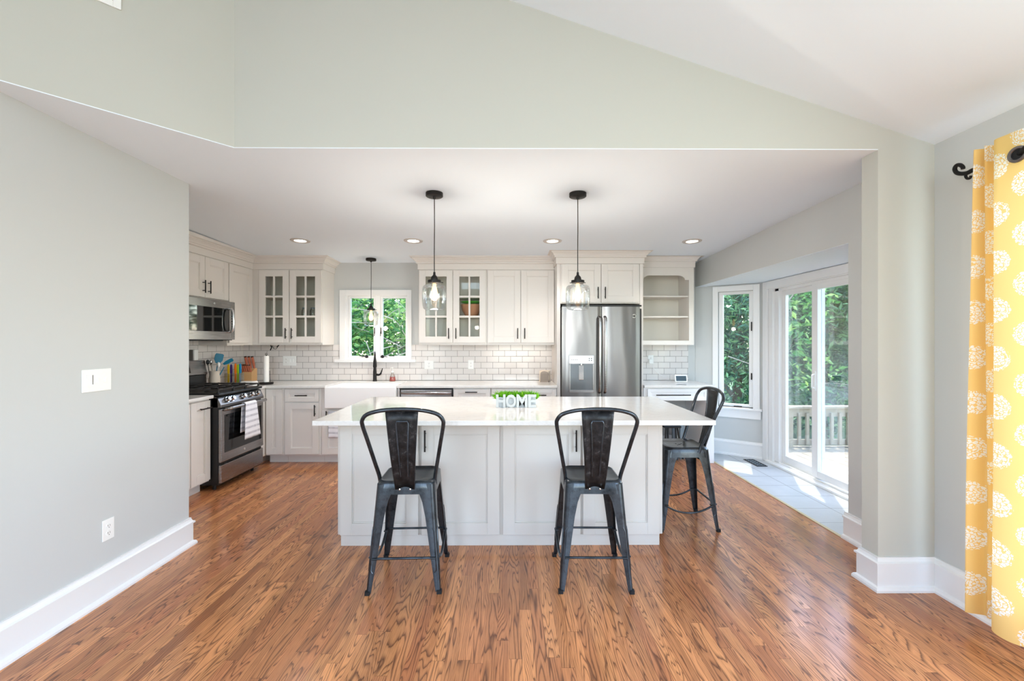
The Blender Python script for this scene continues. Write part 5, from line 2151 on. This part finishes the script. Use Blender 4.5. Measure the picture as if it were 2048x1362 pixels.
# green plant: little spiky tufts
rng = random.Random(3)
b = MB()
for i in range(1500):
    x = rng.uniform(-.095, .205)
    y = rng.uniform(3.430, 3.496)
    ed = (x - .055) / .15
    a = rng.uniform(0, 2 * PI)
    tilt = abs(rng.gauss(0, .5)) + abs(ed) ** 4 * .5
    dx = math.sin(tilt) * math.cos(a) + ed ** 5 * .8
    dy = math.sin(tilt) * math.sin(a)
    L = rng.uniform(.035, .062)
    d = Vector((dx, dy, math.cos(tilt) + .15)).normalized()
    base = Vector((x, y, CT1 + .055 + rng.uniform(0, .022)))
    sd = d.cross(Vector((math.cos(a + 1), math.sin(a + 1), .2))).normalized() * .0022
    nz = d.cross(sd).normalized() * .001
    p1_, p2_ = base + d * L * .6, base + d * L
    b.add([base - sd * .5, base + sd * .5, p1_ + sd + nz, p2_, p1_ - sd + nz], [(0, 1, 2, 4), (4, 2, 3)])
b.build('foliage', M['boxw'], t)

# things under the desk
t = thing('utility_cart', 'blue-grey metal cart frame tucked under the desk', 'cart', (1.95, 5.45, 0))
b = MB()
b.box(1.68, 2.12, 5.30, 5.60, .42, .445)
b.box(1.68, 2.12, 5.30, 5.60, .08, .10)
b.build('tray', M['gcart'], t, bevel=.004)
for x in (1.69, 2.06):
    for y in (5.31, 5.56):
        MB().box(x, x + .05, y, y + .03, 0, .42).build('leg', M['gcart'], t, bevel=.003)
t = thing('step_stool', 'black folding step stool with angled legs under the desk', 'step stool', (1.93, 5.2, 0))
b = MB()
for (xa, xb2) in ((1.86, 1.84), (1.97, 1.99)):
    b.tube([(xa, 5.22, .42), (xb2, 5.22, .02)], .012, 8)
    b.tube([(xa + .03, 5.25, .42), (xb2 + .08 if xa > 1.9 else xb2 + .05, 5.25, .02)], .012, 8)
b.build('leg', M['black'], t, smooth=True)
MB().box(1.83, 2.03, 5.19, 5.28, .40, .425).build('step', M['black'], t, bevel=.006)

# ------------------------------------------------------------------ curtain and rod
def make_curtain():
    t = thing('curtain', 'yellow grommet curtain with white floral medallions on the right', 'curtain', (2.33, 1.9, .07))
    top = [(2.350, 2.215), (2.303, 2.190), (2.350, 2.172), (2.310, 2.148), (2.350, 2.128), (2.288, 2.085), (2.284, 2.03), (2.292, 1.96), (2.36, 1.91), (2.36, 1.84), (2.30, 1.80), (2.27, 1.75), (2.30, 1.68), (2.37, 1.64), (2.37, 1.58), (2.30, 1.54)]
    bot = [(2.385, 2.232), (2.270, 2.205), (2.345, 2.175), (2.330, 2.150), (2.372, 2.12), (2.262, 2.07), (2.245, 1.98), (2.31, 1.92), (2.38, 1.88), (2.36, 1.82), (2.28, 1.78), (2.24, 1.72), (2.28, 1.66), (2.37, 1.62), (2.37, 1.56), (2.30, 1.52)]
    T = spline([(x, y - .014, 0) for x, y in top], 7)
    B = spline([(x, y - .014, 0) for x, y in bot], 7)
    n = len(T)
    # arc length along the cloth for the print
    s = [0]
    for i in range(1, n):
        s.append(s[-1] + (T[i] - T[i - 1]).length * 1.12)
    Z0, Z1 = .075, 2.372
    NR = 36
    mb = MB()
    uvs = []
    for j in range(NR + 1):
        q = j / NR
        z = Z1 + (Z0 - Z1) * q
        for i in range(n):
            w1 = q ** .8
            p = T[i] * (1 - w1) + B[i] * w1
            wob = .004 * math.sin(z * 3 + i * .3)
            zz = z - (.0 if q < 1 else 0)
            mb.v.append((p.x + wob * q, p.y, zz))
            uvs.append((s[i] + .115, z))
    for j in range(NR):
        for i in range(n - 1):
            a = j * n + i
            mb.f.append((a, a + 1, a + n + 1, a + n))
    o = mb.build('panel', M['curtain'], t, smooth=True)
    uvl = o.data.uv_layers.new(name='cloth')
    for lp in o.data.loops:
        uvl.data[lp.index].uv = uvs[lp.vertex_index]
    for p in o.data.polygons:
        p.use_smooth = True
    # grommets
    g = MB()
    c = Vector((2.284, 1.968, 2.262))
    nrm = Vector((-.98, -.12, 0)).normalized()
    a1 = nrm.cross(Vector((0, 0, 1))).normalized()
    g.tube([c + nrm * .006 + (a1 * math.cos(a) + Vector((0, 0, 1)) * math.sin(a)) * .030 for a in [i * PI / 12 for i in range(24)]], .007, 8, closed=True)
    g.build('grommet', mat('gunmetal_ring', srgb(118, 112, 110), .3, .7), t, smooth=True)
    g = MB()
    g.tube([c + nrm * .004, c + nrm * .0045], .028, 20)
    g.build('grommet_hole', M['rubber'], t)
    # rod
    t2 = thing('curtain_rod', 'black iron curtain rod with scroll finial at the top right', 'curtain rod', (2.32, 1.9, 2.27))
    r = MB()
    r.tube([(2.292, 1.968, 2.262), (2.262, 1.92, 2.272), (2.255, 1.6, 2.270), (2.27, 1.2, 2.270), (2.27, -.9, 2.270)], .0125, 12)
    r.build('rod', M['rod'], t2, smooth=True)
    r = MB()
    Y_ = 2.0
    def sc(pts, w0, w1):
        P = spline(pts, 6)
        k = len(P)
        r.tube(P, [w0 + (w1 - w0) * i / (k - 1) for i in range(k)], 10)
    f = lambda a, b_: (2.325, 2.215 + a, 2.272 + b_)     # in the plane of the rod; a = further away
    # pixels in the photo on x = 2.325: column 1908..1950, row 332..357
    def pp(px, py):
        q = (px - 1024) / F
        y = 2.325 * (1 - q * 6 / F) / (q + 6 / F)
        return (2.325, y, H + (682 - py) / F * (y + 2.325 * 6 / F))
    sc([pp(1952, 338.5), pp(1944, 341), pp(1934, 346), pp(1922, 347.5), pp(1913, 345), pp(1909.5, 338), pp(1913, 331), pp(1920, 330), pp(1925.5, 334), pp(1926, 338)], .011, .009)
    sc([pp(1938, 344), pp(1933, 348), pp(1931.5, 353), pp(1935, 357), pp(1940, 356), pp(1942, 351)], .007, .006)
    r.build('finial', M['rod'], t2, smooth=True)
    r = MB()
    r.tube([(2.43, 1.3, 2.27), (2.28, 1.3, 2.27)], .008, 8)
    r.lathe([(0, 0), (.03, 0), (.03, .01), (0, .012)], (2.43, 1.3, 2.27), 16, 'x')
    r.build('bracket', M['rod'], t2)


make_curtain()

# ------------------------------------------------------------------ outside
gd = MB().box(-25, 30, 5.95, 40, -1.1, -.75).build('ground', M['grass'])
struct(gd)
struct(MB().box(3.3, 30, -10, 5.95, -1.1, -.75).build('ground', M['grass']))
# deck
t = thing('deck', 'sunlit weathered wooden deck outside the patio door', 'deck', (4.4, 4.5, -.75))
NB = 18
for k in range(NB):
    pass
b = MB()
for k in range(20):
    x = 3.20 + k * .145
    b.box(x, x + .139, 2.2, 6.56, -.165, -.13)
b.build('boards', M['deck'], t, bevel=.003)
b = MB()
for x in (3.3, 4.7, 6.0):
    for y in (2.4, 4.4, 6.4):
        b.box(x, x + .09, y, y + .09, -.75, -.165)
b.build('posts', M['deck'], t)
# railing across the far side, kept at the photographed rows
YRl = 6.46
s_ = F / YRl
zr = lambda py: H - (py - 682) / s_
t = thing('deck_railing', 'weathered wooden deck railing with square balusters', 'railing', (4.7, YRl, -.13))
MB().box(3.35, 6.05, YRl - .06, YRl + .08, zr(817), zr(812.5)).build('cap_rail', M['deck'], t, bevel=.004)
MB().box(3.35, 6.05, YRl + .0, YRl + .038, zr(834), zr(817)).build('top_rail', M['deck'], t, bevel=.003)
b = MB().box(3.35, 6.05, YRl + .0, YRl + .038, -.13 + .03, -.13 + .11)
b.build('bottom_rail', M['deck'], t, bevel=.003)
x = 3.45
k = 0
while x < 6.0:
    if k % 9 == 5:
        MB().box(x, x + .10, YRl - .03, YRl + .07, -.13, zr(817)).build('post', M['deck'], t, bevel=.004)
        x += .10 + .07
    else:
        MB().box(x, x + .042, YRl - .036, YRl - .001, -.09, zr(826)).build('baluster', M['deck'], t, bevel=.002)
        x += .042 + .078
    k += 1


def leaves(mb, c, r, n, size, rng, elong=2.2, shell=.45, squash=(1, 1, 1), droop=0.0):
    for i in range(n):
        a = rng.uniform(0, 2 * PI)
        u = rng.uniform(-1, 1)
        q = shell + (1 - shell) * rng.random() ** .5
        s2 = math.sqrt(1 - u * u)
        p = Vector((c[0] + r * squash[0] * q * s2 * math.cos(a), c[1] + r * squash[1] * q * s2 * math.sin(a), c[2] + r * squash[2] * q * u))
        d = Vector((rng.gauss(0, 1), rng.gauss(0, 1), rng.gauss(0, .6) - droop)).normalized()
        e = d.cross(Vector((rng.gauss(0, 1), rng.gauss(0, 1), rng.gauss(0, 1)))).normalized()
        L = size * rng.uniform(.6, 1.3)
        W = L / elong / 2
        nn_ = d.cross(e).normalized() * W * .5
        mb.add([p, p + d * L * .45 + e * W, p + d * L, p + d * L * .45 - e * W, p + d * L * .5 + nn_], [(0, 1, 4), (1, 2, 4), (2, 3, 4), (3, 0, 4)])


def tree(name, label, base, h, blobs, m, n, size, rng, elong, cat='tree', group='trees outside', trunk_r=.12, droop=0, twigs=0):
    t = thing(name, label, cat, base, group)
    b = MB()
    top = Vector(base) + Vector((0.1, 0, h))
    b.tube(spline([base, (base[0] + .05, base[1], base[2] + h * .5), tuple(top)], 5), [trunk_r * (1 - .08 * i) for i in range(11)], 10)
    for (c, r) in blobs:
        cc = Vector(c)
        z = max(base[2] + .4, cc.z - r * .5)
        b.tube([(base[0] + .03, base[1], z), tuple(cc * .6 + Vector((base[0], base[1], z + .1)) * .4), tuple(cc)], [trunk_r * .45, trunk_r * .3, trunk_r * .15], 6)
    b.build('trunk', M['bark'], t, smooth=True)
    f = MB()
    tot = sum(r ** 2 for _, r in blobs)
    for (c, r) in blobs:
        leaves(f, c, r, int(n * r * r / tot), size, rng, elong, droop=droop)
    f.build('foliage', m, t)
    if twigs:
        w_ = MB()
        for i in range(twigs):
            c, r = blobs[rng.randrange(len(blobs))]
            p = Vector(c) + Vector((rng.uniform(-1, 1) * r, -r * .75 + rng.uniform(-.15, .1), rng.uniform(-1, .8) * r))
            d = Vector((rng.uniform(-1, 1), rng.uniform(-.3, .1), rng.uniform(-.6, .9))).normalized()
            L = rng.uniform(.5, 1.2)
            w_.tube([p, p + d * L * .5 + Vector((0, 0, .05)), p + d * L], [.011, .008, .003], 5)
        w_.build('twigs', M['twig'], t)
    return t


rg = random.Random(11)
G = -.75
tree('shrub', 'leafy green shrub outside, left pane of the sink window', (-3.3, 9.0, G), 1.8,
     [((-3.1, 9.0, 1.2), .95), ((-3.0, 9.1, 2.2), .9), ((-3.9, 9.3, 1.8), .9), ((-3.3, 8.9, .4), .9)], M['leaf'], 5200, .14, rg, 2.0, 'shrub', 'shrubs behind the sink window', .06, twigs=22)
tree('shrub', 'twiggy green shrub outside, right pane of the sink window', (-2.0, 9.3, G), 1.8,
     [((-2.1, 9.3, 1.1), .95), ((-1.95, 9.2, 2.1), .95), ((-1.3, 9.4, 1.6), .9), ((-1.6, 9.2, .3), .9)], M['leaf'], 5200, .13, rg, 2.6, 'shrub', 'shrubs behind the sink window', .06, twigs=48)
tree('evergreen_tree', 'dark evergreen far behind the shrubs of the sink window', (-3.0, 12.5, G), 4.0,
     [((-3.6, 12.5, 2.0), 1.9), ((-1.4, 12.8, 2.0), 1.9), ((-2.6, 12.9, 3.8), 1.8), ((-5.2, 12.6, 2.6), 1.8), ((0.4, 12.9, 2.2), 1.7)], M['ever'], 9000, .26, rg, 2.2)
# evergreens beyond the deck
tree('evergreen_tree', 'dark evergreen filling the narrow bay window', (5.1, 9.9, G), 4.2,
     [((4.7, 9.8, .6), 1.2), ((5.3, 9.8, 1.7), 1.25), ((4.9, 9.9, 2.9), 1.2), ((5.2, 9.9, 3.9), 1.0)], M['ever'], 9000, .17, rg, 3.4, droop=.5, twigs=14)
tree('evergreen_tree', 'bushy evergreen behind the left pane of the patio door', (6.9, 9.7, G), 4.2,
     [((6.5, 9.7, .5), 1.2), ((6.9, 9.6, 1.7), 1.2), ((6.5, 9.8, 2.9), 1.2), ((7.5, 10.0, 3.2), 1.1), ((5.8, 10.0, 1.4), 1.0)], M['ever'], 9000, .18, rg, 3.2, droop=.4, twigs=10)
tree('evergreen_tree', 'tall evergreen behind the right pane of the patio door', (9.0, 11.2, G), 4.6,
     [((8.3, 11.0, 3.0), 1.3), ((9.4, 11.2, 3.4), 1.3), ((7.6, 11.2, 1.2), 1.1), ((9.2, 11.1, 4.4), 1.2), ((8.6, 11.2, 1.9), .9)], M['ever'], 8500, .19, rg, 3.0, droop=.3, twigs=10)
tree('young_tree', 'light green leafy branch close to the patio door glass', (5.15, 7.4, G), 2.6,
     [((5.0, 7.4, 1.9), .36), ((5.25, 7.5, 2.15), .30), ((4.75, 7.4, 1.45), .28), ((5.2, 7.5, .9), .35)], M['leaf'], 260, .15, rg, 2.6, trunk_r=.03)
tree('hedge', 'dark hedge closing off the garden behind the evergreens', (9.0, 18.5, G), 4.0,
     [((4.0 + 1.7 * i, 18.5 + (i % 2) * .5, z), 1.7) for i in range(8) for z in (.6, 2.8, 4.8)], M['ever'], 12000, .34, rg, 2.2, 'hedge', trunk_r=.1)
# neighbouring house behind
t = thing('neighbour_house', 'grey brick house with a pale siding gable behind the patio trees', 'house', (12.0, 14.4, G))
MB().box(9.9, 14.5, 13.6, 14.6, G, 1.0).build('wall', M['brick'], t)
b = MB()
for k in range(5):
    b.box(9.9, 14.5, 13.56 - .02 * (k % 2), 13.6, 1.0 + k * .14, 1.135 + k * .14)
b.build('siding', mat('pale_siding', srgb(168, 172, 170), .7), t)
MB().prism([(13.2, 1.7), (14.6, 2.5), (14.6, 2.6), (13.2, 1.8)], 9.6, 14.8, lambda u, v, w_: (w_, u, v)).build('roof', mat('roof_shingle', srgb(92, 92, 92), .9), t)
